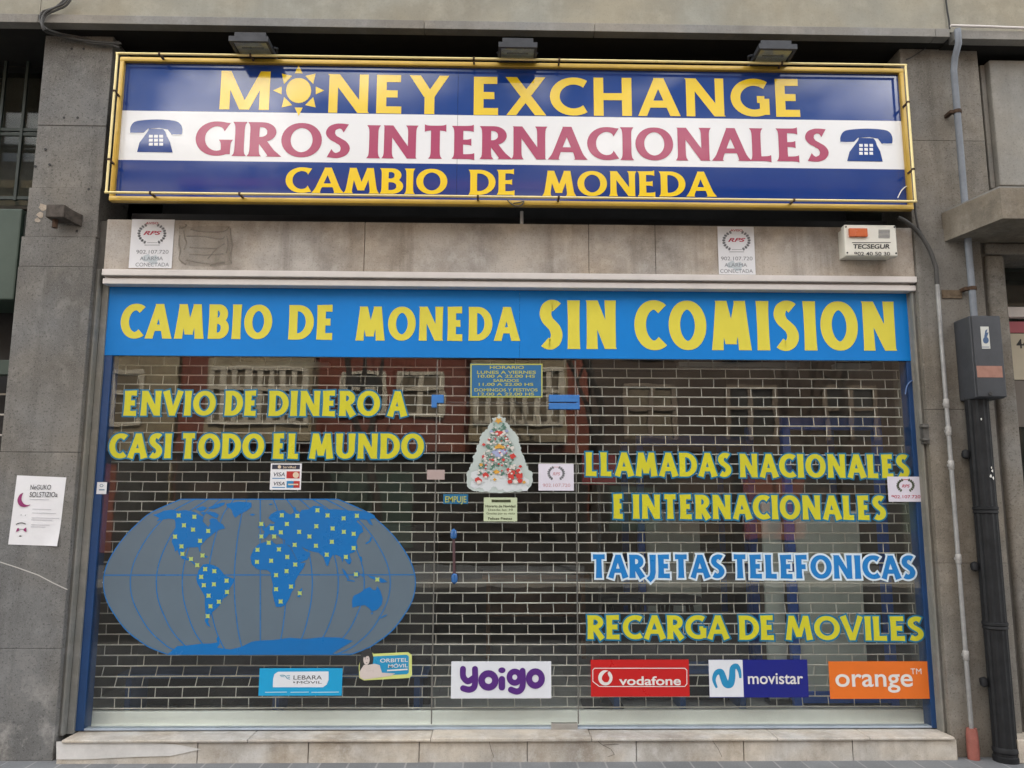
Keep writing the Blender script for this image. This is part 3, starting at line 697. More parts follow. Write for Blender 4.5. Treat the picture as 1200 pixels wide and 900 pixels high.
# stools
def stool(x, y, lab):
    e = empty('stool', (x, y, zb), lab, 'stool', 'stools by the phone booths'); z0 = zb - .012
    mb = MB(); mb.lathe((x, y, z0 + .62), [(.10, 0), (.17, .01), (.18, .03), (.17, .06), (.10, .07)], 20); mb.build('seat', M['ink'], e, smooth=True)
    for k in range(4):
        a = math.pi / 4 + k * math.pi / 2; mb = MB(); mb.tube([(x + .11 * math.cos(a), y + .11 * math.sin(a), z0 + .62), (x + .2 * math.cos(a), y + .2 * math.sin(a), z0)], .014, 8); mb.build('leg', M['ink'], e)
    mb = MB(); mb.tube([(x + .16 * math.cos(t * math.pi / 10), y + .16 * math.sin(t * math.pi / 10), z0 + .25) for t in range(20)], .009, 6, closed=True); mb.build('foot_ring', M['ink'], e)
for px, lab in ((728, 'black stool with four legs under the blue and white lettering, leftmost one'), (762, 'black stool with four legs, middle of the three by the booths'), (796, 'black stool with four legs, nearest to the blue booth')):
    stool(PX(px, 700, 1.4), 1.4, lab)
# ceiling tubes
for k, (px, py, Yd, hw) in enumerate(((865, 431, 2.0, .55), (1008, 433, 1.4, .22), (330, 430, 3.2, .5))):
    q = P(px, py, Yd)
    e = empty('ceiling_light', (q.x, Yd, 3.3), ('long unlit white tube lamp hanging right of the door', 'short unlit white tube lamp near the right edge', 'unlit white tube lamp deep in the shop on the left')[k], 'ceiling lamp', 'tube lamps inside the shop')
    mb = MB(); mb.box(q.x - hw, q.x + hw, Yd - .05, Yd + .05, q.z, q.z + .045, .005); mb.build('housing', M['white'], e)
    for s in (-.8, .8):
        mb = MB(); mb.tube([(q.x + s * hw, Yd, q.z + .04), (q.x + s * hw, Yd, 3.3)], .004, 6); mb.build('rod', M['inkgrey'], e)

# ================================================================== SIGN ABOVE
YB = -.17
sg = empty('shop_sign', (0, YB, PZ(600, 232, YB)), 'long blue, white and yellow fascia sign in a gold frame with lettering and telephones', 'shop sign')
gA = P(133, 64, YB); gB = P(1064, 236, YB)
gl, gr = PX(134.2, 145, YB), PX(1064.5, 152, YB)
gt, gb = PZ(600, 73, YB), PZ(600, 240, YB)
ft = .032
mb = MB(); mb.box(gl + .03, gr - .03, YB + .031, YB + .11, gb + .02, gt - .02); mb.build('box', M['lampbody'], sg)
mb = MB()
for a, b, c, d in ((gl, gr, gt - ft, gt), (gl, gr, gb, gb + ft)): mb.box(a, b, YB, YB + .05, c, d, .007, 2)
for a, b, c, d in ((gl, gl + ft, gb + ft - .01, gt - ft + .01), (gr - ft, gr, gb + ft - .01, gt - ft + .01)): mb.box(a + .001, b - .001, YB + .002, YB + .048, c, d, .006, 2)
mb.build('frame', M['gold'], sg, smooth=True)
# front rail on clips
YR = YB - .062; rr = .0082
mb = MB(); rl, rrx, rt, rb = PX(131, 145, YR), PX(1066.5, 152, YR), PZ(600, 69.5, YR), PZ(600, 230.8, YR)
mb.tube([(rl - rr, YR, rt), (rrx + rr, YR, rt)], rr, 10); mb.tube([(rl - rr, YR, rb), (rrx + rr, YR, rb)], rr, 10)
mb.tube([(rl, YR, rb), (rl, YR, rt)], rr, 10); mb.tube([(rrx, YR, rb), (rrx, YR, rt)], rr, 10)
mb.build('front_rail', M['goldrail'], sg, smooth=True)
W = gr - gl
for fx in (.055, .165, .45, .556, .84):
    for z in (rt, rb):
        mb = MB(); x = gl + fx * W + random.uniform(-.02, .02); mb.box(x - .006, x + .006, YR - .012, YB + .01, z - .006, z + .008, .002); mb.box(x - .007, x + .007, YR - .010, YR + .010, z - .010, z + .010, .003); mb.build('rail_clip', M['rust'], sg)
for x in (rl, rrx):
    for fz in (.25, .72):
        mb = MB(); z = gb + fz * (gt - gb); mb.box(x - .006, x + .006, YR - .012, YB + .01, z - .006, z + .006, .002); mb.box(x - .010, x + .010, YR - .010, YR + .010, z - .007, z + .007, .003); mb.build('rail_clip', M['rust'], sg)
# face: blue / white / blue in two halves with a seam, printed letters
YF = YB + .026; xm = PX(536, 160, YF)
zw1 = (PZ(142, 129, YF) + PZ(1055, 142.3, YF)) / 2; zw0 = (PZ(138, 187.5, YF) + PZ(1058, 198.3, YF)) / 2
il, ir, it, ib = gl + ft - .008, gr - ft + .008, gt - ft + .008, gb + ft - .008
for name, a, b, m in (('blue_field', zw1, it, 'signblue'), ('white_field', zw0, zw1, 'signwhite'), ('blue_field', ib, zw0, 'signblue')):
    mb = MB(); mb.box(il, xm - .001, YF, YF + .004, a, b); mb.box(xm + .001, ir, YF + .0005, YF + .004, a, b); mb.build(name, M[m], sg)
YL = YF - .0012
def words(parent, mat, rows, Y, style):
    for r_ in rows: word(mb_ := MB(), *r_[:5], Y, style, *r_[5:]); mb_.build('lettering', M[mat], parent, face_cam=True)
words(sg, 'signyellow', [('m', 257, 315, 83, 128, 83.7, 128.8), ('NEY', 384, 526, 86.5, 132, 89, 134), ('EXCHANGE', 555, 943, 90, 134.7, 92.7, 137)], YL, 'sans')
mb = MB(); mb.disc(350, 106, 14.7, YL)
for k in range(8):
    a = k * math.pi / 4; r0, r1, hw = 20, 30, 4.6
    if k % 2: r0, r1, hw = 20.5, 28, 7.5
    c, s = math.cos(a), math.sin(a)
    if k % 2: tri = [(350 + c * (r0 - 3) - s * hw * .9, 106 - (s * (r0 - 3) + c * hw * .9)), (350 + c * (r0 - 3) + s * hw * .9, 106 - (s * (r0 - 3) - c * hw * .9)), (350 + c * r1, 106 - s * r1)]
    else: tri = [(350 + c * r0 - s * hw, 106 - (s * r0 + c * hw)), (350 + c * r0 + s * hw, 106 - (s * r0 - c * hw)), (350 + c * r1, 106 - s * r1)]
    mb.fpoly(tri, YL)
mb.build('sun_emblem', M['signyellow'], sg, face_cam=True)
words(sg, 'signred', [('GIROS', 228, 411, 141.7, 182, 145.3, 185.3), ('INTERNACIONALES', 432, 973, 147, 185.5, 150.7, 189.3)], YL, 'wedge')
words(sg, 'signyellow', [('CAMBIO', 334, 524, 195.3, 225.7, 198.5, 227.8), ('DE', 551, 606.5, 199, 228.3), ('MONEDA', 637, 838, 200, 229.5, 201.3, 230.5)], YL, 'wedge')
def phone(ox, oy):
    t = lambda x, y: (ox + (x - 550) / 3, oy + (y - 478) / 3)
    mb = MB(); mb.fpoly([t(*p) for p in crom([(458, 468), (458, 450), (468, 432), (490, 424), (550, 420), (610, 424), (632, 434), (641, 452), (640, 472)], 4)] + [t(*p) for p in ((604, 474), (590, 455), (560, 450), (520, 452), (506, 466))], YL)
    mb.fpoly([t(*p) for p in ((520, 462), (524, 452), (574, 454), (582, 464), (586, 478), (598, 500), (607, 536), (482, 534), (490, 502), (508, 478))], YL - .0004)
    mb.build('telephone_emblem', M['signblue'], sg, face_cam=True)
    mb = MB()
    for i in range(3):
        for j in range(3): a = t(524 + i * 18, 474 + j * 14); b = t(537 + i * 18, 484 + j * 14); mb.fquad(*a, *b, YL - .0009)
    mb.line([t(459, 468), t(502, 470)], 1.0, YL - .0009); mb.line([t(606, 474), t(640, 475)], 1.0, YL - .0009)
    mb.build('keypad', M['signwhite'], sg, face_cam=True)
phone(183.3, 159.3); phone(1015.5, 170)
# loose white wire at the corner of the sign, hanger rod under the sign
mb = MB(); mb.tube([P(x, y, YF - .012) for x, y in crom([(1052, 232), (1056, 224), (1061, 219), (1066, 218)], 5)], .0035, 6); tag(mb.build('loose_wire', M['white'], smooth=True), 'thin white wire curling at the lower right corner inside the gold sign frame', 'wire')
mb = MB(); a, b = P(612, 236, YB + .1), P(612.5, 262, .06); mb.tube([(a.x, .03, gb + .03), (a.x, .03, Zlint1 - .0)], .011, 8); tag(mb.build('support_rod', M['whitetrim'], smooth=True), 'short pale metal rod under the middle of the gold framed sign', 'rod')
mb = MB(); q = P(605, 236, YB); mb.tube([(q.x + dx, YB - .012, gb + dz) for dx, dz in crom([(-.06, .03), (-.03, .0), (0, -.012), (.03, -.008), (.05, .02), (.02, .012), (-.02, .006)], 4)], .004, 6); tag(mb.build('tangled_wire', M['cable'], smooth=True), 'small tangle of wire at the lower middle of the gold sign frame', 'wire')

# ---- three floodlights on arms over the sign
def flood(px, top, bot, lean, label):
    """lens faces down and back on to the sign"""
    front = P(px, top + 2, YB - .20); rear = P(px, bot + 3.5, YB + .01); rear.x = front.x
    c = front; e = empty('floodlight', (c.x, YB, gt + .05), label, 'floodlight', 'floodlights above the sign')
    w2 = .125; ax = Vector((1, 0, 0)); dn = rear - front
    nrm = ax.cross(dn).normalized()
    if nrm.z < 0: nrm = -nrm
    def q(u, v, k): return front + ax * (u * w2) + dn * v + nrm * k
    mb = MB()
    mb.prism([q(-1, 0, 0), q(1, 0, 0), q(.98, 1, 0), q(-.98, 1, 0)], nrm * .016)
    mb.prism([q(-.8, .15, .016), q(.8, .15, .016), q(.7, .9, .016), q(-.7, .9, .016)], nrm * .045)
    for u0, u1 in ((-1, -.86), (.86, 1)): mb.prism([q(u0, 0, -.018), q(u1, 0, -.018), q(u1, 1, -.018), q(u0, 1, -.018)], nrm * .018)
    for v0, v1 in ((0, .10), (.9, 1)): mb.prism([q(-.86, v0, -.018), q(.86, v0, -.018), q(.86, v1, -.018), q(-.86, v1, -.018)], nrm * .018)
    mb.build('housing', M['lampbody'], e)
    mb = MB(); mb.prism([q(-.86, .10, -.002), q(.86, .10, -.002), q(.86, .9, -.002), q(-.86, .9, -.002)], nrm * .0015); mb.build('reflector', M['lampinner'], e)
    mb = MB(); mb.prism([q(-.86, .10, -.011), q(.86, .10, -.011), q(.86, .9, -.011), q(-.86, .9, -.011)], nrm * .003); mb.build('lens', M['lampglass'], e)
    mb = MB(); m = q(0, .5, -.004); mb.tube([m - ax * .07, m + ax * .07], .006, 8); mb.build('lamp_tube', M['inkgrey'], e)
    mb = MB(); b0 = q(1.06, .5, .01); b1 = q(1.06, 1.0, .06)
    for s in (-1, 1): mb.tube([q(s * 1.04, .5, .0), q(s * 1.04, .95, .05), (q(s * .9, 1, .05).x, YB + .06, gt + .04), (q(s * .9, 1, .05).x, YB + .06, gt - .02)], .007, 6)
    mb.build('bracket', M['lampbody'], e)
flood(291, 43, 62, -.30, 'dark floodlight over the letter M of the sign, leftmost one')
flood(607, 50, 68, .0, 'dark floodlight over the middle of the sign, hanging straight')
flood(912, 52, 72, .26, 'dark floodlight over the right part of the sign')

# ================================================================== BANNER + WINDOW LETTERING
YV = YG - .004
bn = empty('shop_banner', (0, YV, zbanbot), 'bright blue banner with large yellow lettering across the top of the glass', 'banner')
mb = MB(); xb = [xfl - .002, PX(609, 380, YV), xfr + .004]
for a, b in zip(xb, xb[1:]): mb.box(a + .0006, b - .0006, YV - .012, YV, zbanbot, zbantop)
mb.build('sheet', M['banblue'], bn)
yb_ = YV - .0135
words(bn, 'banyellow', [('CAMBIO', 140, 318, 356, 396.5, 357, 397.5), ('DE', 338, 393.5, 357.5, 398), ('MONEDA', 416.5, 609, 359, 399, 360, 399.5), ('SIN', 632, 722.5, 352, 409), ('COMISION', 744, 1051, 351.5, 410, 354, 411)], yb_, 'banner')
def vinyl(label, lines, face='vinyl', edge='vinyledge', grow=.010, grp=None):
    xs = [w_[1] for l in lines for w_ in l]; q = P(min(xs), lines[-1][0][4], YG)
    e = empty('window_lettering', (q.x, YG, q.z), label, 'window lettering')
    for l in lines:
        for a in l:
            mo = MB(); mf = MB()
            word(mf, *(a[:5] + (YG - .0016,) + a[5:])); word(mo, *(a[:5] + (YG - .0007,) + a[5:]), grow=grow)
            f = mf.build('lettering', M[face], e, face_cam=True); mo.build('outline', M[edge], f, face_cam=True)
vinyl('yellow two line window lettering ending EL MUNDO, above the world map', [
    [('ENVIO', 145, 252, 458, 487), ('DE', 263.5, 302.5, 458, 487), ('DINERO', 315, 445, 458, 487.5), ('A', 453.5, 477, 458.5, 488)],
    [('CASI', 127, 199.5, 508, 537), ('TODO', 209.5, 309, 508, 537.5), ('EL', 320, 352.5, 508, 537.5), ('MUNDO', 362, 496.5, 508, 537.5)]])
vinyl('yellow two line window lettering beginning LLAMADAS, above the blue lettering', [
    [('LLAMADAS', 687, 858, 530, 557.7, 'rustic', 531, 558.7), ('NACIONALES', 867.5, 1067, 531.5, 559.3, 'rustic', 533, 560.3)],
    [('E', 719.5, 733, 579, 607.7), ('INTERNACIONALES', 742.5, 1039.5, 579.3, 607.8, 'rustic', 581, 609.3)]])
vinyl('blue window lettering with white edge between two yellow ones', [[('TARJETAS', 692, 850, 650, 677.3), ('TELEFONICAS', 857.5, 1074, 650, 677.6, 'rustic', 651, 678.6)]], 'vinylblue', 'vinylwhite', .012)
vinyl('yellow window lettering RECARGA DE MOVILES above the phone company signs', [[('RECARGA', 689, 855, 721, 749), ('DE', 867, 910, 721.3, 749.8), ('MOVILES', 921, 1084, 721.6, 749.8, 'rustic', 722.6, 751)]])

# ---- world map film
q = P(304, 767, YG)
mp = empty('world_map_decal', (q.x, YG, q.z), 'large oval grey world map film with blue continents and small yellow markers', 'map decal')
CX = 304
prof = [(585, 92), (600, 126), (612, 141), (624.4, 154), (638, 165), (652, 174), (664, 179.5), (676.7, 182.5), (689, 182.5), (701, 180), (712, 175), (723, 168), (734, 160), (744, 150), (752, 139), (759, 128), (766.7, 108)]
prof_s = crom(prof, 3)
YM = YG - .0009
mb = MB(); mb.fpoly([(CX - h_, y) for y, h_ in prof_s] + [(CX + h_, y) for y, h_ in prof_s[::-1]], YM); mb.build('film', M['mapgrey'], mp, face_cam=True)
mb = MB()
for k in range(-5, 6): mb.line([(CX + 1 + h_ * k / 6, y) for y, h_ in prof_s], 1.15, YM - .0005)
mb.line([(122, 674), (486, 673.5)], 1.2, YM - .0006)
mb.line([(CX - h_, y) for y, h_ in prof_s], 1.2, YM - .0005); mb.line([(CX + h_, y) for y, h_ in prof_s], 1.2, YM - .0005); mb.line([(212, 585), (396, 585)], 1.2, YM - .0006); mb.line([(196, 766.8), (412, 766.8)], 1.4, YM - .0006)
mb.build('grid_lines', M['mapblue'], mp, face_cam=True)
m1 = lambda x, y: (110 + x / 4.5, 570 + y / 4.5); m2 = lambda x, y: (300 + x / 4.5, 570 + y / 4.5)
LAND1 = [
 [(310,150),(340,142),(370,128),(410,122),(440,130),(480,125),(520,132),(545,142),(560,152),(578,165),(574,185),(590,200),(603,216),(614,196),(608,176),(622,166),(648,172),(660,190),(680,200),(692,221),(665,228),(642,240),(615,262),(592,280),(575,300),(562,314),(563,342),(557,345),(550,320),(520,322),(492,322),(477,337),(478,365),(492,380),(508,378),(522,380),(522,396),(540,408),(556,422),(545,427),(520,402),(495,390),(465,382),(450,360),(440,335),(428,345),(424,325),(410,290),(415,260),(430,225),(430,190),(425,174),(395,170),(365,175),(330,184),(345,167)],
 [(698,92),(760,80),(830,85),(832,108),(805,130),(772,145),(745,166),(735,150),(725,122),(700,106)],
 [(535,120),(556,110),(575,104),(596,112),(585,125),(560,132)], [(600,112),(640,97),(665,88),(692,84),(686,98),(655,112),(630,120)], [(590,140),(612,132),(640,138),(660,150),(650,168),(628,160),(612,150)], [(560,138),(580,132),(590,144),(575,150)], [(820,150),(835,143),(852,148),(838,155)],
 [(562,358),(580,360),(605,372),(590,376),(570,366)],
 [(552,442),(575,412),(600,408),(630,415),(660,430),(680,455),(690,470),(740,488),(735,510),(715,540),(705,575),(680,595),(665,625),(640,650),(622,665),(610,690),(602,712),(616,744),(597,732),(585,710),(588,670),(585,620),(585,580),(565,545),(545,510),(540,485)]]
LAND2 = [
 [(15,303),(60,290),(85,284),(92,298),(110,306),(135,302),(160,306),(180,320),(195,350),(213,385),(235,404),(262,402),(250,430),(222,470),(206,500),(206,530),(187,560),(175,592),(155,626),(130,636),(105,635),(95,600),(86,560),(90,520),(80,480),(77,455),(58,441),(20,440),(5,436),(-22,412),(-30,372),(-12,330)],
 [(14,274),(13,252),(40,250),(46,237),(30,226),(55,216),(75,196),(92,200),(100,190),(82,182),(65,167),(78,147),(108,130),(145,124),(160,138),(182,148),(200,138),(196,118),(206,104),(212,124),(232,136),(242,124),(280,120),(302,102),(350,106),(366,121),(420,120),(500,128),(560,130),(600,138),(628,156),(626,168),(600,174),(618,205),(600,200),(582,176),(540,174),(530,186),(558,208),(566,240),(546,252),(530,290),(535,322),(520,346),(492,356),(504,392),(495,412),(482,406),(470,388),(462,376),(456,402),(446,372),(425,362),(405,362),(392,382),(380,420),(370,416),(355,372),(330,350),(292,342),(262,330),(240,318),(258,338),(288,352),(272,385),(228,404),(212,378),(190,332),(178,312),(150,302),(152,282),(128,272),(112,256),(104,268),(90,258),(70,250),(52,272),(34,278)],
 [(27,205),(36,190),(44,196),(50,216),(34,222)], [(10,212),(20,206),(24,216),(12,222)],
 [(575,300),(596,288),(604,266),(612,268),(606,290),(585,304)], [(452,430),(470,446),(486,472),(492,490),(482,486),(462,458)], [(510,462),(532,445),(546,456),(540,476),(520,482)], [(590,470),(612,474),(650,480),(676,490),(694,505),(660,508),(632,494),(605,484)], [(548,368),(558,372),(560,396),(552,398)], [(478,490),(520,497),(520,503),(480,497)], [(556,462),(564,458),(566,474),(558,476)],
 [(506,602),(515,577),(550,560),(575,540),(600,530),(618,546),(630,548),(640,526),(656,552),(668,590),(664,622),(640,650),(612,660),(596,642),(575,626),(540,630),(508,640)], [(606,666),(618,664),(616,674),(606,674)], [(650,696),(672,682),(694,673),(684,684),(660,696)], [(218,582),(228,548),(244,534),(242,560),(230,586)], [(66,94),(78,90),(90,94),(78,99)]]
ANT = [m1(*p) for p in ((388,886),(440,842),(500,838),(560,830),(620,828),(652,822),(645,805),(655,788),(665,830),(650,850),(720,860),(780,845),(830,820),(855,815))] + [m2(*p) for p in ((40,812),(90,810),(180,798),(260,805),(350,795),(440,797),(512,815),(470,840),(420,870),(398,886))]
mb = MB()
for k, L in enumerate(LAND1): mb.fpoly([m1(*p) for p in L], YM - .0010 - k * .00003)
for k, L in enumerate(LAND2): mb.fpoly([m2(*p) for p in L], YM - .0014 - k * .00003)
mb.fpoly(ANT, YM - .0010)
mb.build('continents', M['mapblue'], mp, face_cam=True)
ST1 = [(447,153),(530,160),(475,205),(523,228),(603,235),(428,265),(560,287),(462,316),(467,356),(512,383),(573,364),(545,415),(587,436),(635,447),(566,477),(700,497),(580,521),(633,516),(702,557),(605,576),(659,608),(615,632),(600,684),(883,198),(883,264),(863,334),(860,398)]
ST2 = [(136,152),(218,155),(324,126),(377,153),(462,168),(532,155),(163,198),(84,220),(131,242),(96,264),(228,240),(282,264),(318,210),(404,222),(463,240),(515,250),(67,297),(121,332),(204,308),(316,313),(400,292),(515,325),(165,372),(80,392),(207,412),(373,360),(474,372),(161,447),(106,468),(106,542),(185,528),(130,607),(231,563),(527,464),(640,491)]
for x, y in [m1(*p) for p in ST1] + [m2(*p) for p in ST2]:
    pts = []
    for k in range(8):
        a = math.pi / 4 + k * math.pi / 4; r_ = 3.6 if k % 2 == 0 else 2.0; pts.append((x + r_ * math.cos(a), y + r_ * math.sin(a)))
    mb = MB(); mb.fpoly(pts, YM - .0022); mb.build('city_marker', M['mapstar'], mp, face_cam=True)

# ================================================================== STICKERS AND SIGNS ON THE GLASS
def sheet_thing(name, label, cat, x0, y0, x1, y1, Y, mat, t=.002, group=None, bev=0):
    a, b = P(x0, y0, Y), P(x1, y1, Y)
    e = empty(name, ((a.x + b.x) / 2, Y, b.z), label, cat, group)
    mb = MB(); mb.box(a.x, b.x, Y - t, Y, b.z, a.z, bev); mb.build('sheet', mat, e); return e
def rounded(mb, x0, y0, x1, y1, r, Y, corners=(1, 1, 1, 1)):
    pts = []
    for (cx, cy, a0), on in zip(((x1 - r, y0 + r, 0), (x0 + r, y0 + r, 90), (x0 + r, y1 - r, 180), (x1 - r, y1 - r, 270)), corners):
        if on: pts += [(cx + r * math.cos(R(a0 + k * 15)), cy - r * math.sin(R(a0 + k * 15))) for k in range(7)]
        else: pts.append((cx + r * (1 if a0 in (0, 270) else -1), cy + r * (-1 if a0 in (0, 90) else 1)))
    mb.fpoly(pts, Y); return mb
def flat(c, name, rough=.3): return plain(name, c, rough, var=.04, vscale=5)
YT = YG - .0006
# purple on white
m = flat((.70, .73, .78), 'board_pale'); e = sheet_thing('phone_company_sign', 'white board with rounded purple lettering in the middle under the door', 'sign', 529, 775, 646, 818, YT, m, .006, 'phone company signs along the bottom')
z = lambda x, y: (480 + x / 5.4545, 740 + y / 5.4545); Yp = YT - .0072; pw = 38 / 5.4545
mb = MB()
mb.line([z(*p) for p in crom([(341, 240), (343, 290), (372, 318), (405, 300)], 5)], pw, Yp, cap=True); mb.line([z(*p) for p in crom([(418, 240), (419, 320), (410, 358), (380, 372), (342, 363)], 5)], pw, Yp - .0003, cap=True)
mb.line([z(*p) for p in arc(504, 313, 44, 44, 0, 345, 23)], 7.6, Yp - .0006, closed=True)
mb.disc(*z(590, 248), 4.2, Yp, 3.4); mb.line([z(590, 306), z(590, 356)], 7.6, Yp - .0005, cap=True)
mb.line([z(*p) for p in arc(672, 292, 34, 36, 0, 345, 23)], 6.6, Yp - .0006, closed=True); mb.line([z(*p) for p in crom([(722, 252), (724, 330), (714, 368), (686, 384), (648, 372)], 5)], pw, Yp - .0010, cap=True)
mb.line([z(*p) for p in arc(804, 301, 41, 45, 0, 345, 23)], 7.2, Yp - .0013, closed=True)
mb.build('lettering', flat((.085, .022, .19), 'purple_ink'), e, face_cam=True)
# red
e = sheet_thing('phone_company_sign', 'red board with white outlined rounded frame and white lettering', 'sign', 692, 773, 808, 816, YT, flat((.50, .012, .012), 'board_red_gloss'), .006, 'phone company signs along the bottom')
wh = flat((.72, .70, .68), 'print_white'); mb = MB()
v = lambda x, y: (680 + x / 2.857, 760 + y / 2.857)
mb.line([v(*p) for p in ((42, 72), (48, 66), (350, 66), (357, 73), (357, 118), (350, 127), (64, 127), (42, 110))], .9, Yp, closed=True)
mb.disc(*v(84, 98), 8.4, Yp, 9); type_mesh(mb, 'vodafone', *(v(130, 0)[0], v(337, 0)[0]), v(0, 92)[1], v(0, 122)[1], Yp, .02)
mb.build('lettering', wh, e, face_cam=True)
mb = MB(); mb.fpoly([v(*p) for p in crom([(80, 112), (73, 104), (74, 92), (84, 80), (97, 74), (92, 82), (94, 90), (98, 100), (92, 112), (80, 112)], 4)], Yp - .0006); mb.build('drop_emblem', bpy.data.materials['board_red_gloss'], e, face_cam=True)
# white + navy
e = sheet_thing('phone_company_sign', 'navy board with white left end carrying a light blue wave letter', 'sign', 830, 773, 947.5, 817, YT, flat((.009, .014, .20), 'board_navy'), .006, 'phone company signs along the bottom')
mb = MB(); mb.fquad(830.3, 773.3, 871.7, 816.7, YT - .0066); mb.build('white_end', m, e, face_cam=True)
mb = MB(); mv = lambda x, y: (800 + x / 3, 600 + y / 3)
mb.line([mv(*p) for p in crom([(120, 618), (110, 590), (118, 566), (134, 562), (142, 580), (152, 604), (168, 604), (174, 580), (176, 550), (190, 542), (200, 560), (203, 584)], 5)], [2.5 + 5.6 * math.sin(math.pi * k / 55) for k in range(56)], Yp)
mb.build('wave_emblem', flat((.02, .25, .48), 'wave_blue'), e, face_cam=True)
mb = MB(); type_mesh(mb, 'movistar', *(mv(230, 0)[0], mv(424, 0)[0]), mv(0, 562)[1], mv(0, 604)[1], Yp, .012); mb.build('lettering', wh, e, face_cam=True)
# orange
e = sheet_thing('phone_company_sign', 'orange board with white lettering at the right end of the row', 'sign', 970.5, 775, 1089, 818.5, YT, flat((.72, .16, .018), 'board_orange'), .006, 'phone company signs along the bottom')
mb = MB(); og = lambda x, y: (800 + x / 3, 600 + y / 3); type_mesh(mb, 'orange', *(og(538, 0)[0], og(810, 0)[0]), og(0, 546)[1], og(0, 613)[1], Yp, .012); type_mesh(mb, 'TM', *(og(802, 0)[0], og(840, 0)[0]), og(0, 549)[1], og(0, 570)[1], Yp, .0)
mb.build('lettering', wh, e, face_cam=True)
# cyan board
cy = flat((.012, .33, .62), 'board_cyan')
e = sheet_thing('phone_company_sign', 'small cyan board with a pale rounded label under the world map', 'sign', 304.5, 783, 400.5, 815, YT, cy, .004, 'phone company signs along the bottom')
Yc = YT - .0048; lb = lambda x, y: (290 + x / 5.714, 755 + y / 5.714)
mb = MB(); mb.fpoly([lb(*p) for p in ((172, 230), (180, 200), (205, 184), (543, 182), (543, 240), (530, 270), (505, 288), (170, 288))], Yc); mb.build('label', m, e, face_cam=True)
mb = MB(); type_mesh(mb, 'LEBARA', lb(308, 0)[0], lb(498, 0)[0], lb(0, 207)[1], lb(0, 236)[1], Yc - .0006, .0); type_mesh(mb, 'MÓVIL', lb(330, 0)[0], lb(498, 0)[0], lb(0, 246)[1], lb(0, 263)[1], Yc - .0006); mb.fpoly([lb(308, 248), lb(308, 261), lb(320, 254)], Yc - .0006)
mb.build('lettering', M['ink'], e, face_cam=True)
mb = MB(); mb.line([lb(*p) for p in crom([(218, 208), (240, 207), (255, 214), (265, 228), (285, 234)], 4)], .8, Yc - .0006); mb.line([lb(222, 216), lb(245, 218)], .6, Yc - .0006); mb.line([lb(262, 211), lb(285, 210)], .7, Yc - .0006); mb.line([lb(268, 222), lb(284, 222)], .6, Yc - .0006); mb.build('swirl_emblem', flat((.02, .25, .38), 'teal_ink'), e, face_cam=True)
mb = MB()
for a, b in ((118, 265), (288, 412), (428, 612)): mb.line([lb(a, 322), lb(b, 320)], .9, Yc)
mb.build('small_print', flat((.45, .66, .76), 'pale_print'), e, face_cam=True)
# yellow edged sticker with a printed woman
q = P(452, 797, YT); e = empty('advert_sticker', (q.x, YT, q.z), 'yellow edged blue sticker with a printed dark haired woman, right of the cyan board', 'sticker')
ob = lambda x, y: (290 + x / 5.714, 755 + y / 5.714)
mb = MB(); mb.fpoly([ob(*p) for p in ((745, 150), (770, 45), (830, 50), (845, 64), (1075, 52), (1100, 72), (1102, 205), (1085, 225), (780, 242), (748, 225))], YT - .0006); mb.build('sheet', flat((.62, .68, .22), 'sticker_yellow'), e, face_cam=True)
mb = MB(); mb.fpoly([ob(*p) for p in ((830, 82), (1068, 70), (1080, 82), (1080, 190), (1068, 200), (850, 212))], YT - .0011); mb.build('blue_field', flat((.02, .27, .50), 'sticker_blue'), e, face_cam=True)
mb = MB(); mb.fpoly([ob(*p) for p in ((768, 205), (750, 180), (754, 90), (768, 45), (800, 28), (832, 42), (844, 90), (838, 140), (815, 160))], YT - .0016); mb.build('printed_hair', M['ink'], e, face_cam=True)
mb = MB(); mb.disc(*ob(797, 104), 3.7, YT - .0021, 6.0); mb.fpoly([ob(*p) for p in ((780, 138), (812, 138), (850, 130), (885, 140), (900, 190), (990, 195), (960, 212), (780, 236), (752, 220), (752, 180))], YT - .0021); mb.build('printed_figure', flat((.60, .53, .50), 'print_skin'), e, face_cam=True)
mb = MB()
for x, y, rx, ry in ((790, 98, .55, .35), (804, 97, .55, .35), (797, 122, .9, .35)): mb.disc(*ob(x, y), rx, YT - .0026, ry, 10)
mb.fpoly([ob(*p) for p in ((778, 78), (800, 62), (816, 80), (800, 78), (786, 92))], YT - .0026)
mb.build('printed_face', M['ink'], e, face_cam=True)
mb = MB(); type_mesh(mb, 'ORBITEL', ob(888, 0)[0], ob(1074, 0)[0], ob(0, 96)[1], ob(0, 122)[1], YT - .0018, .01, 0, ob(0, 117)[1]); type_mesh(mb, 'MÓVIL', ob(942, 0)[0], ob(1074, 0)[0], ob(0, 134)[1], ob(0, 158)[1], YT - .0018, .01, 0, ob(0, 153)[1]); mb.line([ob(935, 176), ob(1072, 168)], 1.6, YT - .0018); mb.build('lettering', wh, e, face_cam=True)
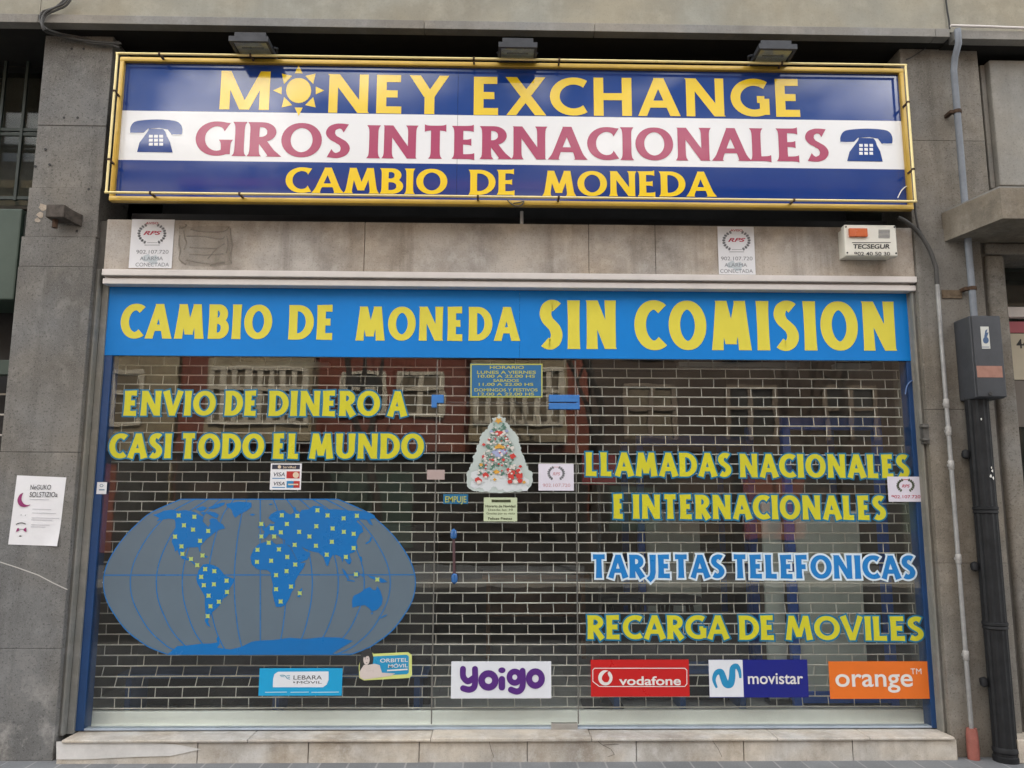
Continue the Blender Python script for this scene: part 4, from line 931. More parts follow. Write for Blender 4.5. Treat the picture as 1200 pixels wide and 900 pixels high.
# opening hours panel
e = sheet_thing('opening_hours_panel', 'blue opening hours panel with yellow border over the door', 'notice', 551, 426, 636, 466, YT, flat((.016, .13, .30), 'hours_blue'), .003)
mb = MB(); hy = flat((.42, .43, .09), 'hours_yellow'); Yh = YT - .0038
mb.line([(552, 427), (635, 427), (635, 465), (552, 465)], 1.5, Yh, closed=True)
for t, a, b, y0, y1 in (('HORARIO', 574, 614, 428.6, 432.2), ('LUNES A VIERNES', 559, 628, 434.3, 438), ('10.00 A 22.00 HS', 560, 627, 439, 442.5), ('SABADOS', 578, 608, 444.2, 447.5), ('11.00 A 22.00 HS', 561, 625, 448.6, 452), ('DOMINGOS Y FESTIVOS', 556, 630, 455, 458.6), ('12.00 A 22.00 HS', 560, 626, 460, 463.4)):
    type_mesh(mb, t, a, b, y0, y1, Yh, .02)
mb.build('lettering', hy, e, face_cam=True)
# EMPUJE
e = sheet_thing('push_sticker', 'tiny blue sticker with yellow letters EMPUJE on the door', 'sticker', 519.5, 579, 548.5, 590.5, YT, flat((.015, .14, .28), 'push_blue'), .0008)
mb = MB(); type_mesh(mb, 'EMPUJE', 521.5, 546.5, 581.2, 588.6, YT - .0014, .01); mb.build('lettering', hy, e, face_cam=True)
# card logos sticker
e = sheet_thing('card_sticker', 'white and black credit card sticker above the world map', 'sticker', 317.5, 543, 352.5, 574, YT, M['paper'], .0008)
c_ = lambda x, y: (300 + x / 5.4545, 410 + y / 5.4545); Yk = YT - .0014
mb = MB(); mb.fquad(*c_(104, 733), *c_(280, 763), Yk); type_mesh(mb, 'VISA', c_(112, 0)[0], c_(184, 0)[0], c_(0, 782)[1], c_(0, 808)[1], Yk, .01, .2); type_mesh(mb, 'VISA', c_(112, 0)[0], c_(184, 0)[0], c_(0, 842)[1], c_(0, 866)[1], Yk, .01, .2); mb.build('dark_print', flat((.03, .035, .06), 'card_dark'), e, face_cam=True)
mb = MB(); mb.fquad(*c_(196, 776), *c_(278, 822), Yk); mb.fquad(*c_(240, 838), *c_(278, 882), Yk); mb.build('red_print', flat((.45, .03, .03), 'card_red'), e, face_cam=True)
mb = MB(); mb.fquad(*c_(196, 838), *c_(240, 882), Yk); mb.fquad(*c_(104, 818), *c_(186, 824), Yk); mb.fquad(*c_(104, 876), *c_(186, 882), Yk); mb.build('blue_print', flat((.03, .22, .45), 'card_blue'), e, face_cam=True)
mb = MB(); mb.disc(*c_(255, 800), 3.6, Yk - .0005); mb.disc(*c_(150, 748), 2, Yk - .0005); type_mesh(mb, 'ServiRed', c_(172, 0)[0], c_(254, 0)[0], c_(0, 741)[1], c_(0, 757)[1], Yk - .0005, .01); mb.line([c_(205, 860), c_(270, 860)], 1.6, Yk - .0005); mb.build('pale_print', flat((.68, .55, .40), 'card_pale'), e, face_cam=True)
# small pinkish card
a, b = P(500.5, 550.5, YT), P(521, 562, YT); mb = MB(); mb.box(a.x, b.x, YT - .001, YT, b.z, a.z); tag(mb.build('blank_card', flat((.40, .31, .29), 'card_pink', .7)), 'small plain pinkish card stuck on the glass beside the christmas tree sticker', 'card')
# small frame sticker
e = sheet_thing('frame_sticker', 'tiny white sticker on the left blue window frame', 'sticker', 114, 565, 124.5, 579, YG - .013, M['paper'], .0006)
mb = MB(); mb.line([(119 + 2 * math.cos(k), 569 + 1.6 * math.sin(k)) for k in range(6)], .6, YG - .0142, closed=True); mb.line([(116, 574), (122.5, 574)], 1.2, YG - .0142); mb.build('print', flat((.1, .2, .3), 'sticker_print'), e, face_cam=True)
# pale green notice under the tree sticker
e = sheet_thing('paper_notice', 'pale green paper notice with dark text under the tree sticker', 'notice', 567, 583, 606, 611, YT, flat((.50, .57, .38), 'paper_green', .8), .0008)
mb = MB(); Yn = YT - .0014; mb.fquad(576, 585.5, 598.5, 588.7, Yn); type_mesh(mb, 'Horario de Navidad', 569, 604, 591.5, 594.5, Yn, .02); type_mesh(mb, 'Desde las 10', 572, 601, 596, 598.6, Yn, .0); type_mesh(mb, 'Gracias por su visita', 570, 603.5, 600.3, 602.8, Yn); type_mesh(mb, 'Felices Fiestas', 572, 600, 606, 609, Yn, .02)
mb.build('print', flat((.05, .06, .03), 'notice_ink'), e, face_cam=True)
# ---- security company notices with a laurel wreath
def laurel(mb, cx, cy, rx, ry, Y, n=7, size=2.2):
    for s in (-1, 1):
        for k in range(n):
            a = R(-62 + k * 118 / (n - 1)); x, y = cx + s * rx * math.cos(a), cy - ry * math.sin(a)
            for w_, dr in ((.65, .35), (-.65, -.3), (0, 0)):
                t = a + math.pi / 2 + w_ * .9; dx, dy = s * math.cos(t) * size, -math.sin(t) * size
                nx, ny = -dy * .36, dx * .36
                mb.fpoly([(x, y), (x + dx * .5 + nx, y + dy * .5 + ny), (x + dx, y + dy), (x + dx * .5 - nx, y + dy * .5 - ny)], Y - k * .00002)
def a4(x0, y0, x1, y1, Y, label):
    e = sheet_thing('alarm_notice', label, 'notice', x0, y0, x1, y1, Y, M['paper'], .0015, 'printed alarm notices with laurel wreath')
    w_ = x1 - x0; h = y1 - y0; U = lambda u, v: (x0 + u * w_, y0 + v * h); Yq = Y - .0022
    mb = MB(); laurel(mb, *U(.5, .30), w_ * .33, h * .20, Yq, 9, 3.1); mb.line([U(.38, .475), U(.64, .475)], .5, Yq); mb.line([U(.31, .525), U(.7, .525)], .6, Yq)
    type_mesh(mb, '902.107.720', U(.10, 0)[0], U(.92, 0)[0], U(0, .62)[1], U(0, .70)[1], Yq); type_mesh(mb, 'ALARMA', U(.19, 0)[0], U(.78, 0)[0], U(0, .755)[1], U(0, .835)[1], Yq); type_mesh(mb, 'CONECTADA', U(.08, 0)[0], U(.93, 0)[0], U(0, .88)[1], U(0, .96)[1], Yq)
    mb.build('print', M['inkgrey'], e, face_cam=True)
    mb = MB(); type_mesh(mb, 'RPS', U(.28, 0)[0], U(.74, 0)[0], U(0, .235)[1], U(0, .315)[1], Yq, .03, .35); type_mesh(mb, 'AVISO', U(.34, 0)[0], U(.66, 0)[0], U(0, .055)[1], U(0, .10)[1], Yq, .02); mb.build('red_print', M['inkred'], e, face_cam=True)
    mb = MB(); mb.fpoly([U(*p) for p in ((.22, .80), (.30, .74), (.42, .70), (.46, .76), (.60, .73), (.70, .80), (.62, .86), (.66, .90), (.5, .93), (.4, .86), (.3, .86))], Yq + .0004); mb.build('bird_print', flat((.52, .57, .60), 'bird_grey', .8), e, face_cam=True)
a4(155, 257, 201, 314.5, .017, 'white alarm notice with wreath on the stone lintel, beside the scraped glue marks')
a4(840.5, 265.5, 885.5, 322, .017, 'white alarm notice with wreath on the stone lintel, nearer to the siren box')
def land(x0, y0, x1, y1, Y, label, pale):
    e = sheet_thing('alarm_notice', label, 'notice', x0, y0, x1, y1, Y, M['paperlilac'], .0015, 'small alarm notices with laurel wreath')
    w_ = x1 - x0; h = y1 - y0; U = lambda u, v: (x0 + u * w_, y0 + v * h); Yq = Y - .0022
    mb = MB(); laurel(mb, *U(.5, .36), w_ * .21, h * .24, Yq, 8, 2.8); mb.build('wreath_print', M['inkgrey'] if pale else plain('wreath_green', (.10, .12, .07), .7), e, face_cam=True)
    mb = MB(); type_mesh(mb, '902.107.720', U(.12, 0)[0], U(.9, 0)[0], U(0, .73)[1], U(0, .86)[1], Yq, .0 if pale else .01); type_mesh(mb, 'RPS', U(.40, 0)[0], U(.62, 0)[0], U(0, .31)[1], U(0, .43)[1], Yq, .02, .3); mb.line([U(.42, .12), U(.58, .12)], .8, Yq); mb.build('red_print', M['inkfade'] if pale else M['inkred'], e, face_cam=True)
land(631, 543.5, 672.5, 575, YT, 'faded white alarm notice right of the tree sticker', True)
land(1039.5, 558.5, 1083, 588, YG - .014, 'white alarm notice with red number overlapping the right blue frame', False)

# ---- christmas tree window cling
q = P(585, 578, YT); tr = empty('tree_sticker', (q.x, YT, q.z), 'frosty christmas tree sticker with small red and golden ornaments on the door', 'sticker')
T = lambda x, y: (535 + x / 7.826, 475 + y / 7.826)
half = [(0, 75), (25, 110), (62, 120), (55, 150), (85, 170), (110, 215), (150, 250), (180, 300), (180, 340), (205, 380), (205, 425), (235, 470), (235, 510), (262, 550), (268, 595), (300, 615), (305, 700), (290, 750), (230, 785), (120, 795), (0, 805)]
rh = crom([(390 + x * random.uniform(.97, 1.02), y) for x, y in half], 4); lh = crom([(390 - x * random.uniform(.97, 1.03), y) for x, y in half], 4)
def scal(pts, a=4): return [(x + a * math.sin(i * 1.9), y + a * math.cos(i * 2.3)) for i, (x, y) in enumerate(pts)]
mb = MB(); mb.fpoly([T(*p) for p in scal(rh)] + [T(*p) for p in scal(lh[::-1])], YT - .0006); mb.build('sheet', flat((.47, .54, .52), 'frost'), tr, face_cam=True)
lay = [YT - .0012]
def blobs(mat, items, name):
    mb = MB()
    for x, y, r_, n, e in items:
        lay[0] -= .00002; a0 = random.random() * 6
        mb.fpoly([T(x + r_ * (1 if k % 2 == 0 else e) * math.cos(a0 + 2 * math.pi * k / n), y + r_ * (1 if k % 2 == 0 else e) * .8 * math.sin(a0 + 2 * math.pi * k / n)) for k in range(n)], lay[0])
    mb.build(name, mat, tr, face_cam=True)
def rnd(n, y0, y1, r0, r1, nn=10, e=.6, fill=.93):
    out = []
    for _ in range(n):
        y = random.uniform(y0, y1); hw = (y - 60) / 740 * 290 * fill; out.append((390 + random.uniform(-hw, hw), y, random.uniform(r0, r1), nn, e))
    return out
blobs(flat((.62, .66, .68), 'snow_print'), rnd(40, 600, 770, 25, 60, 12, .85, .95) + rnd(20, 200, 560, 12, 24), 'snow')
blobs(flat((.10, .22, .17), 'fir_green'), rnd(150, 170, 640, 10, 28, 12, .45), 'fir_needles')
blobs(flat((.36, .47, .43), 'fir_pale'), rnd(120, 150, 600, 12, 26, 9, .6, .75), 'pale_fir')
blobs(bpy.data.materials['fir_green'], rnd(70, 180, 640, 8, 20, 12, .4), 'dark_fir')
blobs(flat((.32, .36, .55), 'lilac_print'), [(390, 440, 55, 12, .7), (350, 430, 30, 10, .7), (440, 425, 34, 10, .7), (320, 240, 20, 8, .7), (460, 235, 20, 8, .7), (395, 475, 20, 8, .7)], 'lilac_ornaments')
blobs(flat((.52, .05, .045), 'ornament_red'), [(382, 255, 34, 12, .85), (420, 250, 20, 9, .8), (250, 360, 18, 8, .8), (460, 310, 22, 8, .7), (515, 465, 34, 9, .7), (250, 470, 22, 8, .8), (335, 500, 18, 8, .8), (430, 500, 18, 8, .8), (265, 635, 28, 9, .8), (500, 620, 42, 9, .8), (575, 645, 40, 9, .75), (490, 700, 26, 8, .8), (195, 680, 30, 9, .8), (300, 310, 18, 8, .8), (585, 560, 18, 8, .8), (500, 660, 34, 9, .8), (580, 690, 30, 9, .8), (565, 600, 26, 9, .8), (480, 590, 24, 9, .8), (200, 690, 34, 9, .8), (270, 645, 30, 9, .8)] + rnd(22, 250, 640, 7, 14), 'red_ornaments')
blobs(flat((.66, .62, .58), 'ornament_white'), [(290, 340, 18, 9, .85), (510, 390, 22, 9, .85), (262, 500, 12, 8, .9), (520, 570, 20, 8, .8), (205, 705, 24, 9, .85), (540, 700, 26, 9, .85)] + rnd(80, 200, 680, 7, 16, 8, .8), 'white_ornaments')
blobs(flat((.62, .33, .06), 'ornament_gold'), [(385, 140, 42, 10, .5), (390, 375, 30, 10, .75), (425, 385, 22, 9, .75), (365, 385, 20, 9, .8), (365, 610, 30, 9, .7), (350, 680, 20, 8, .6), (620, 705, 20, 8, .7), (225, 545, 20, 8, .7)], 'golden_ornaments')

# ================================================================== THINGS ON THE WALL
# alarm siren box
a, b = P(989, 263, -.11), P(1052.5, 300.5, -.11)
e = empty('alarm_siren', ((a.x + b.x) / 2, .02, b.z), 'cream alarm siren box with an orange lamp on the stone lintel', 'alarm box')
mb = MB(); mb.box(a.x + .012, b.x - .012, -.05, .019, b.z + .012, a.z - .012, .004); mb.box(a.x, b.x, -.11, -.052, b.z, a.z, .012, 3); mb.build('housing', M['cream'], e, smooth=True)
al = lambda x, y: (960 + x / 10, 255 + y / 10); Ya = -.1112
mb = MB(); p0, p1 = P(*al(340, 130), Ya), P(*al(560, 232), Ya); mb.box(p0.x, p1.x, -.128, -.109, p1.z, p0.z, .005); mb.build('warning_lamp', M['orangelens'], e)
mb = MB()
for k in range(7): p0, p1 = P(*al(695, 142 + k * 15), Ya), P(*al(828, 150 + k * 15), Ya); mb.box(p0.x, p1.x, -.1125, -.109, p1.z, p0.z)
mb.build('speaker_slots', M['inkgrey'], e)
for x, y in ((313, 108), (882, 110), (330, 412), (902, 417)):
    p0 = P(*al(x, y), Ya); mb = MB(); mb.lathe((p0.x, -.1125, p0.z), [(.006, 0), (.006, .003)], 10, 'y'); mb.build('screw', M['ink'], e)
mb = MB(); type_mesh(mb, 'TECSEGUR', al(402, 0)[0], al(828, 0)[0], al(0, 310)[1], al(0, 362)[1], Ya - .0008, .025, .15); mb.line([al(385, 293), al(838, 293)], .8, Ya - .0008); type_mesh(mb, '902 40 50 30', al(412, 0)[0], al(832, 0)[0], al(0, 400)[1], al(0, 443)[1], Ya - .0008, .01); mb.build('lettering', M['ink'], e, face_cam=True)
# poster on the left pillar
YPp = -.0016
q = P(45, 640, YPp); e = empty('poster', (q.x, YPp, q.z), 'white paper poster with a plum crescent moon, taped to the stone pillar', 'poster')
mb = MB(); c0, c1, c2, c3 = (20, 557), (77.8, 559.5), (68, 640), (9.5, 638); NN = 10; g = [[None] * (NN + 1) for _ in range(NN + 1)]
for i in range(NN + 1):
    for j in range(NN + 1):
        u, v_ = i / NN, j / NN
        x = (c0[0] * (1 - u) + c1[0] * u) * (1 - v_) + (c3[0] * (1 - u) + c2[0] * u) * v_; y = (c0[1] * (1 - u) + c1[1] * u) * (1 - v_) + (c3[1] * (1 - u) + c2[1] * u) * v_
        g[i][j] = mb.bm.verts.new(P(x, y, YPp) + Vector((0, -.0015 * math.sin(u * 9) * math.sin(v_ * 7) - (.012 * max(0, u + v_ - 1.75) * 4 if u + v_ > 1.75 else 0), 0)))
for i in range(NN):
    for j in range(NN): mb.bm.faces.new((g[i][j], g[i + 1][j], g[i + 1][j + 1], g[i][j + 1]))
mb.build('sheet', M['paper'], e, smooth=True, face_cam=True)
po = lambda x, y: (0 + x / 7.5, 540 + y / 7.5); Yq = YPp - .0035
mb = MB(); outer = [po(205 - 8 + 60 * math.cos(R(t)) + 15, 340 - 66 * math.sin(R(t))) for t in range(95, 325, 10)]
inner = [po(232 + 46 * math.cos(R(t)) + 4, 326 - 52 * math.sin(R(t))) for t in range(310, 125, -10)]
mb.fpoly([po(*p) for p in crom([(205, 280), (172, 300), (153, 345), (168, 390), (205, 406), (240, 400), (268, 385), (238, 388), (208, 376), (190, 345), (192, 310), (205, 280)], 4)], Yq)
mb.fpoly([po(*p) for p in ((150, 595), (165, 590), (168, 612), (138, 628))], Yq); mb.fpoly([po(*p) for p in ((205, 600), (230, 585), (233, 628), (208, 615))], Yq); mb.build('moon_print', M['plum'], e, face_cam=True)
mb = MB(); mb.line([po(*p) for p in crom([(140, 560), (165, 548), (195, 546), (225, 556)], 4)], 1.0, Yq)
mb.line([po(160, 600), po(205, 603)], .5, Yq); mb.disc(*po(178, 662), 1.6, Yq, .7); mb.disc(*po(185, 476), .5, Yq); mb.disc(*po(222, 478), .5, Yq)
type_mesh(mb, 'NeGUKO', po(264, 0)[0], po(446, 0)[0], po(0, 208)[1], po(0, 252)[1], Yq, 0, .08); type_mesh(mb, 'SOLSTIZIOa', po(258, 0)[0], po(504, 0)[0], po(0, 272)[1], po(0, 318)[1], Yq, 0, .08)
mb.build('print', M['ink'], e, face_cam=True)
mb = MB()
for x0, x1, y in ((262, 430, 342), (285, 450, 428), (280, 492, 462), (278, 520, 505), (275, 460, 522), (272, 436, 565), (270, 400, 582)): mb.line([po(x0, y - 4), po(x1, y)], .55, Yq)
mb.build('small_print', flat((.46, .46, .5), 'poster_grey', .8), e, face_cam=True)
# rusty bracket on the left pillar
q = P(70, 262, 0); e = empty('wall_bracket', (q.x, 0, q.z), 'rusty iron bracket with a bolt jutting from the pillar above the poster', 'bracket')
a, b = P(60, 243, -.05), P(80, 260, -.05)
mb = MB(); mb.box(a.x, b.x, -.11, .008, b.z + .01, a.z, .008); mb.prism([(b.x - .004, -.10, a.z - .01), (b.x + .06, .008, a.z - .03), (b.x + .06, .008, b.z - .01), (b.x - .004, -.10, b.z + .015)], (-.03, 0, 0)); mb.build('arm', plain('bracket_iron', (.085, .07, .058), .8, var=.35, vscale=25), e)
mb = MB(); mb.tube([(a.x + .04, -.06, b.z + .012), (a.x + .04, -.06, b.z - .045)], .018, 10); mb.build('bolt', M['rust'], e, smooth=True)
# cables upper left
mb = MB()
for k, pts in enumerate(([(82, -6), (75, 4), (62, 10), (52, 16), (49, 26), (52, 36), (66, 41), (90, 46), (115, 49), (142, 51)], [(86, -6), (78, 6), (66, 12), (54, 18), (50, 30), (58, 39), (80, 42), (104, 50), (128, 52), (140, 56)], [(80, -5), (66, 8), (50, 14), (47, 24), (55, 34), (74, 40), (96, 44), (122, 51), (140, 49)])):
    mb.tube([P(x, y, -.165 + .01 * k) if y < 34 else P(x, y, -.165 + min(1, (y - 34) / 8) * .13 + .008 * k) for x, y in crom(pts, 5)], .0075, 7)
tag(mb.build('cable_bundle', M['cable'], smooth=True), 'grey cables looping over the ledge at the upper left to the sign', 'cables')
mb = MB()
for p, q2 in (((1108, -4), (1113, 33)),): mb.tube([P(x, y, -.112) for x, y in crom([(1108, -4), (1110, 12), (1112, 24), (1113, 34)], 4)], .006, 6)
tag(mb.build('thin_cable', M['ink'], smooth=True), 'thin dark cable running down the fascia to the top of the blue grey pipe', 'cable')
mb = MB(); mb.tube([P(x, y, -.15) for x, y in ((1114, 30), (1150, 31), (1203, 33))], .009, 8); tag(mb.build('white_pipe', M['whitetrim'], smooth=True), 'thin white pipe along the ledge at the upper right', 'pipe')
mb = MB(); mb.tube([P(x, y, -.01) for x, y in crom([(1062, 70), (1070, 66), (1085, 56)], 4)], .004, 6); tag(mb.build('short_wire', M['ink'], smooth=True), 'short dark wire between the sign corner and the right pillar', 'wire')
mb = MB(); mb.tube([P(x, y, -.02) for x, y in crom([(1072, 236), (1073, 250), (1076, 266), (1079, 272)], 4)], .007, 6); tag(mb.build('hanging_cable', M['cable'], smooth=True), 'dark cable stub hanging below the right end of the sign', 'cable')
# blue grey pipe from ledge to cabinet
Yp1 = -.06; x0p = P(1113, 38, Yp1); zc = PZ(1137, 372, Yp1)
e = empty('supply_pipe', (x0p.x, Yp1, zc), 'blue grey pipe running down behind the canopy to the cabinet', 'pipe')
mb = MB(); mb.tube([(x0p.x, -.15, Zled + .05), (x0p.x, -.15, Zled - .05), (x0p.x + .003, Yp1 - .03, Zled - .12), (x0p.x + .006, Yp1, Zled - .2), (x0p.x + .004, Yp1, zc - .02)], .022, 12); mb.build('tube', M['bluepipe'], e, smooth=True)
for y in (131, 338):
    z_ = PZ(1120, y, Yp1); mb = MB(); mb.lathe((x0p.x + .005, Yp1, z_), [(.028, -.012), (.030, 0), (.028, .012)], 14); mb.box(x0p.x - .045, x0p.x - .02, Yp1 - .006, .013, z_ - .012, z_ + .012, .002); mb.build('clamp', M['rust'], e, smooth=True)
# zinc conduit with flexible top and red foot
Yc1 = -.035; xc = PX(1118, 590, Yc1); zc0, zc1 = PZ(1140, 862, Yc1), PZ(1098, 330, Yc1)
e = empty('conduit', (xc, Yc1, 0), 'thin zinc conduit with a red foot beside the black fluted pipe', 'conduit')
mb = MB(); mb.tube([(xc, Yc1, zc0), (xc, Yc1, (zc0 + zc1) / 2), (xc, Yc1, zc1)], .0140, 12); mb.build('tube', M['zinc'], e, smooth=True)
mb = MB(); mb.tube([P(x, y, Yc1 - .005) for x, y in crom([(1052, 255), (1062, 260), (1076, 272), (1089, 292), (1097, 314)], 6)] + [(xc, Yc1, zc1 - .02)], .0145, 12); mb.build('flexible_top', M['cable'], e, smooth=True)
mb = MB(); mb.lathe((xc, Yc1, .0), [(.034, 0), (.036, .05), (.034, .14), (.030, .18)], 14); mb.build('foot_sleeve', M['redplastic'], e, smooth=True)
for y, n in ((473, 0), (505, 0), (545, 0), (655, 1), (768, 1)):
    z_ = PZ(1110, y, Yc1); mb = MB(); mb.lathe((xc, Yc1, z_), [(.0145, -.03), (.0185, -.025), (.0185, .025), (.0145, .03)], 12); mb.box(xc - .008, xc + .008, -.02, .001, z_ - .008, z_ + .008); mb.build('coupling', plain('coupling', (.42, .41, .39), .6, .2, var=.2, vscale=30) if 'coupling' not in bpy.data.materials else bpy.data.materials['coupling'], e, smooth=True)
# iron plates screwed to the pillar, and a hasp on the jamb
mb = MB(); a, b = P(1103, 340, 0), P(1127, 350, 0); mb.box(a.x, b.x, -.008, -.0005, b.z, a.z, .002)
for x in (1106, 1115, 1124): q = P(x, 345, -.01); mb.lathe((q.x, -.011, q.z), [(.008, 0), (.008, .004)], 8, 'y')
tag(mb.build('iron_strap', plain('strap_rust', (.17, .125, .08), .85, var=.25, vscale=30)), 'flat rusty strap with three screws on the right pillar above the conduit joint', 'strap')
mb = MB(); q = P(1082, 508, .04); mb.box(q.x - .02, q.x + .02, .0, .044, q.z - .07, q.z + .06, .004); mb.box(q.x - .035, q.x + .01, -.02, .03, q.z + .035, q.z + .05, .003); mb.box(q.x - .035, q.x + .01, -.02, .03, q.z - .05, q.z - .035, .003)
tag(mb.build('shutter_lock', plain('lock_iron', (.12, .115, .105), .6, .2, var=.25, vscale=20)), 'small iron lock hasp on the right jamb level with the yellow lettering', 'lock')
mb = MB(); mb.tube([P(x, y, YG - .02) for x, y in crom([(1061, 462), (1063, 452), (1069, 446), (1075, 448)], 5)] + [P(1064, 520, YG - .016)][:0], .004, 6); tag(mb.build('bell_wire', plain('bluewire', (.12, .2, .4), .5), smooth=True), 'short pale blue wire arching at the top of the right window frame', 'wire')
# electricity cabinet
Yk0 = -.205; a, b = P(1138, 369, Yk0), P(1180, 466, Yk0)
e = empty('meter_cabinet', ((a.x + b.x) / 2, 0, b.z), 'dark grey electricity cabinet with a white sticker on top of the black pipe', 'cabinet')
cx0, cx1 = a.x, P(1177, 420, Yk0).x
mb = MB(); mb.box(cx0, cx1, -.185, -.001, b.z, a.z - .0, .01, 3); mb.build('body', M['cabinet'], e, smooth=True)
mb = MB(); mb.box(cx0 + .004, cx1 - .004, -.207, -.187, b.z + .004, a.z - .004, .008, 3); dr = mb.build('door', M['cabinet'], e, smooth=True)
kb = lambda x, y: (1040 + x / 3, 300 + y / 3)
mb = MB(); p0, p1 = P(*kb(326, 248), -.208), P(*kb(362, 326), -.208); mb.box(p0.x, p1.x, -.2085, -.2065, p1.z, p0.z); mb.build('sticker', flat((.55, .56, .52), 'cabinet_sticker'), dr)
mb = MB(); mb.disc(*kb(346, 296), 3.4, -.2092, 4); mb.fpoly([kb(340, 285), kb(344, 262), kb(352, 256), kb(348, 270), kb(356, 268), kb(350, 284)], -.2092); mb.line([kb(332, 320), kb(358, 320)], .8, -.2092); mb.build('sticker_print', flat((.05, .10, .2), 'cabinet_print'), dr, face_cam=True)
mb = MB(); p0, p1 = P(*kb(313, 386), -.208), P(*kb(406, 427), -.208); mb.box(p0.x, p1.x, -.2085, -.2065, p1.z, p0.z); mb.build('copper_label', plain('copper_label', (.34, .17, .125), .6, var=.12, vscale=25), dr)
mb = MB(); p0 = P(*kb(362, 484), -.208); mb.lathe((p0.x, -.213, p0.z), [(.011, 0), (.014, .003), (.014, .007)], 12, 'y'); mb.build('lock', M['ink'], dr)
# cast iron downpipe
Yd = -.075; xd = PX(1160, 660, Yd); zd1 = b.z + .02
e = empty('downpipe', (xd, Yd, 0), 'black fluted cast iron pipe running from the cabinet to the pavement', 'drainpipe')
def fluted(mb, z0, z1, r, n=28):
    for z in (z0, z1): pass
    A = []; B = []
    for k in range(n):
        q = r * (1 + (.05 if k % 2 else -.03)); a_ = 2 * math.pi * k / n
        A.append(mb.bm.verts.new((xd + q * math.cos(a_), Yd + q * math.sin(a_), z0))); B.append(mb.bm.verts.new((xd + q * math.cos(a_), Yd + q * math.sin(a_), z1)))
    for k in range(n): mb.bm.faces.new((A[k], A[(k + 1) % n], B[(k + 1) % n], B[k]))
    mb.bm.faces.new(A[::-1]); mb.bm.faces.new(B)
zc_ = [0.02, PZ(1170, 733, Yd), PZ(1157, 598, Yd), zd1]
mb = MB()
for z0, z1, r_ in ((zc_[0], zc_[1], .064), (zc_[1] + .001, zc_[2], .065), (zc_[2] + .001, zc_[3], .066)): fluted(mb, z0, z1, r_)
mb.build('shaft', M['black_iron'], e)
for z_ in zc_[1:3]:
    mb = MB(); mb.lathe((xd, Yd, z_), [(.066, -.02), (.072, -.016), (.072, -.006), (.068, 0), (.074, .006), (.074, .02), (.066, .026)], 24); mb.build('collar', M['black_iron'], e, smooth=True)
mb = MB(); mb.lathe((xd, Yd, 0), [(.072, 0), (.073, .03), (.066, .035), (.066, .05), (.072, .056), (.072, .075), (.066, .085)], 24); mb.build('base', M['black_iron'], e, smooth=True)
for y in (532, 664, 800):
    z_ = PZ(1140, y, Yd); mb = MB(); mb.lathe((xd - .085, Yd + .02, z_), [(.004, -.03), (.022, -.022), (.025, 0), (.022, .022), (.004, .03)], 12); mb.box(xd - .085, xd - .05, Yd + .01, -.001, z_ - .012, z_ + .012, .003); mb.build('holdfast', M['black_iron'], e, smooth=True)
mb = MB()
for x, y in ((1163, 552), (1161, 558), (1164, 560), (1150, 491), (1162, 548)):
    q = P(x, y, Yd - .068); r1 = random.uniform(.004, .009); mb.prism([(q.x + r1 * random.uniform(.4, 1) * math.cos(k * math.pi / 4), Yd - .066, q.z + r1 * random.uniform(.7, 2) * math.sin(k * math.pi / 4)) for k in range(8)], (0, -.004, 0))
mb.build('paint_splash', M['white'], e)

# ================================================================== NEIGHBOURING BAYS
# left bay: barred window, green box below, dark opening
XB0, XB1 = PX(-60, 700) - .7, PX(48, 150, .2) + .05
zwb = PZ(15, 232, .36); zwt = PZ(15, 70, .45)
lw = empty('side_window', (XB0, .4, zwb)); lw.parent = bld
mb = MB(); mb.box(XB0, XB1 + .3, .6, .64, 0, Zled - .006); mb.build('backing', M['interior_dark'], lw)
mb = MB(); mb.box(XB0, XB1 + .2, .50, .51, zwb, zwt); mb.build('pane', M['otherglass'], lw)
mb = MB(); mb.box(XB0, XB1 + .2, .58, .595, zwb, zwt); mb.build('curtain', plain('brown_curtain', (.13, .105, .09), .8, var=.25, vscale=4), lw)
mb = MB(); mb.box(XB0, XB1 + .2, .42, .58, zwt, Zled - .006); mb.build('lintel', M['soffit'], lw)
mb = MB(); zm = PZ(20, 152, .36)
xs = [PX(x, 120, .36) for x in (-50, -23, 3, 29, 55)]
for x in xs: mb.box(x - .010, x + .010, .35, .37, zwb - .02, zwt + .1, .002)
for z_ in (zm, zm - .035, zwb): mb.box(XB0, XB1 + .05, .355, .375, z_ - .012, z_ + .012, .002)
mb.build('grille', M['darkgreen'], lw)
a, b = P(-40, 245, .12), P(25, 352, .12)
gb_ = empty('awning_box', (a.x, .12, b.z), 'dull green metal box under the barred window', 'shutter box')
mb = MB(); mb.box(a.x - .4, b.x - .04, .10, .50, b.z, a.z, .01); mb.build('housing', M['green'], gb_)
mb = MB(); mb.box(b.x - .039, b.x + .012, .13, .50, b.z - .02, a.z - .03, .004); mb.build('end_cap', M['darkgreen'], gb_)
mb = MB(); z_ = PZ(5, 432, .3); mb.box(XB0, XB1 + .1, .30, .38, z_ - .04, z_ + .06, .004); tag(mb.build('cross_rail', M['green']), 'green cross rail in the dark opening left of the pillar', 'rail')
mb = MB()
for y in (462, 486, 510):
    z_ = PZ(3, y, .5); mb.tube([(XB0, .5, z_), (XB1, .5, z_)], .007, 6)
tag(mb.build('shutter_bars', M['shutter'], smooth=True), 'pale shutter bars in the dark opening at the far left', 'shutter')
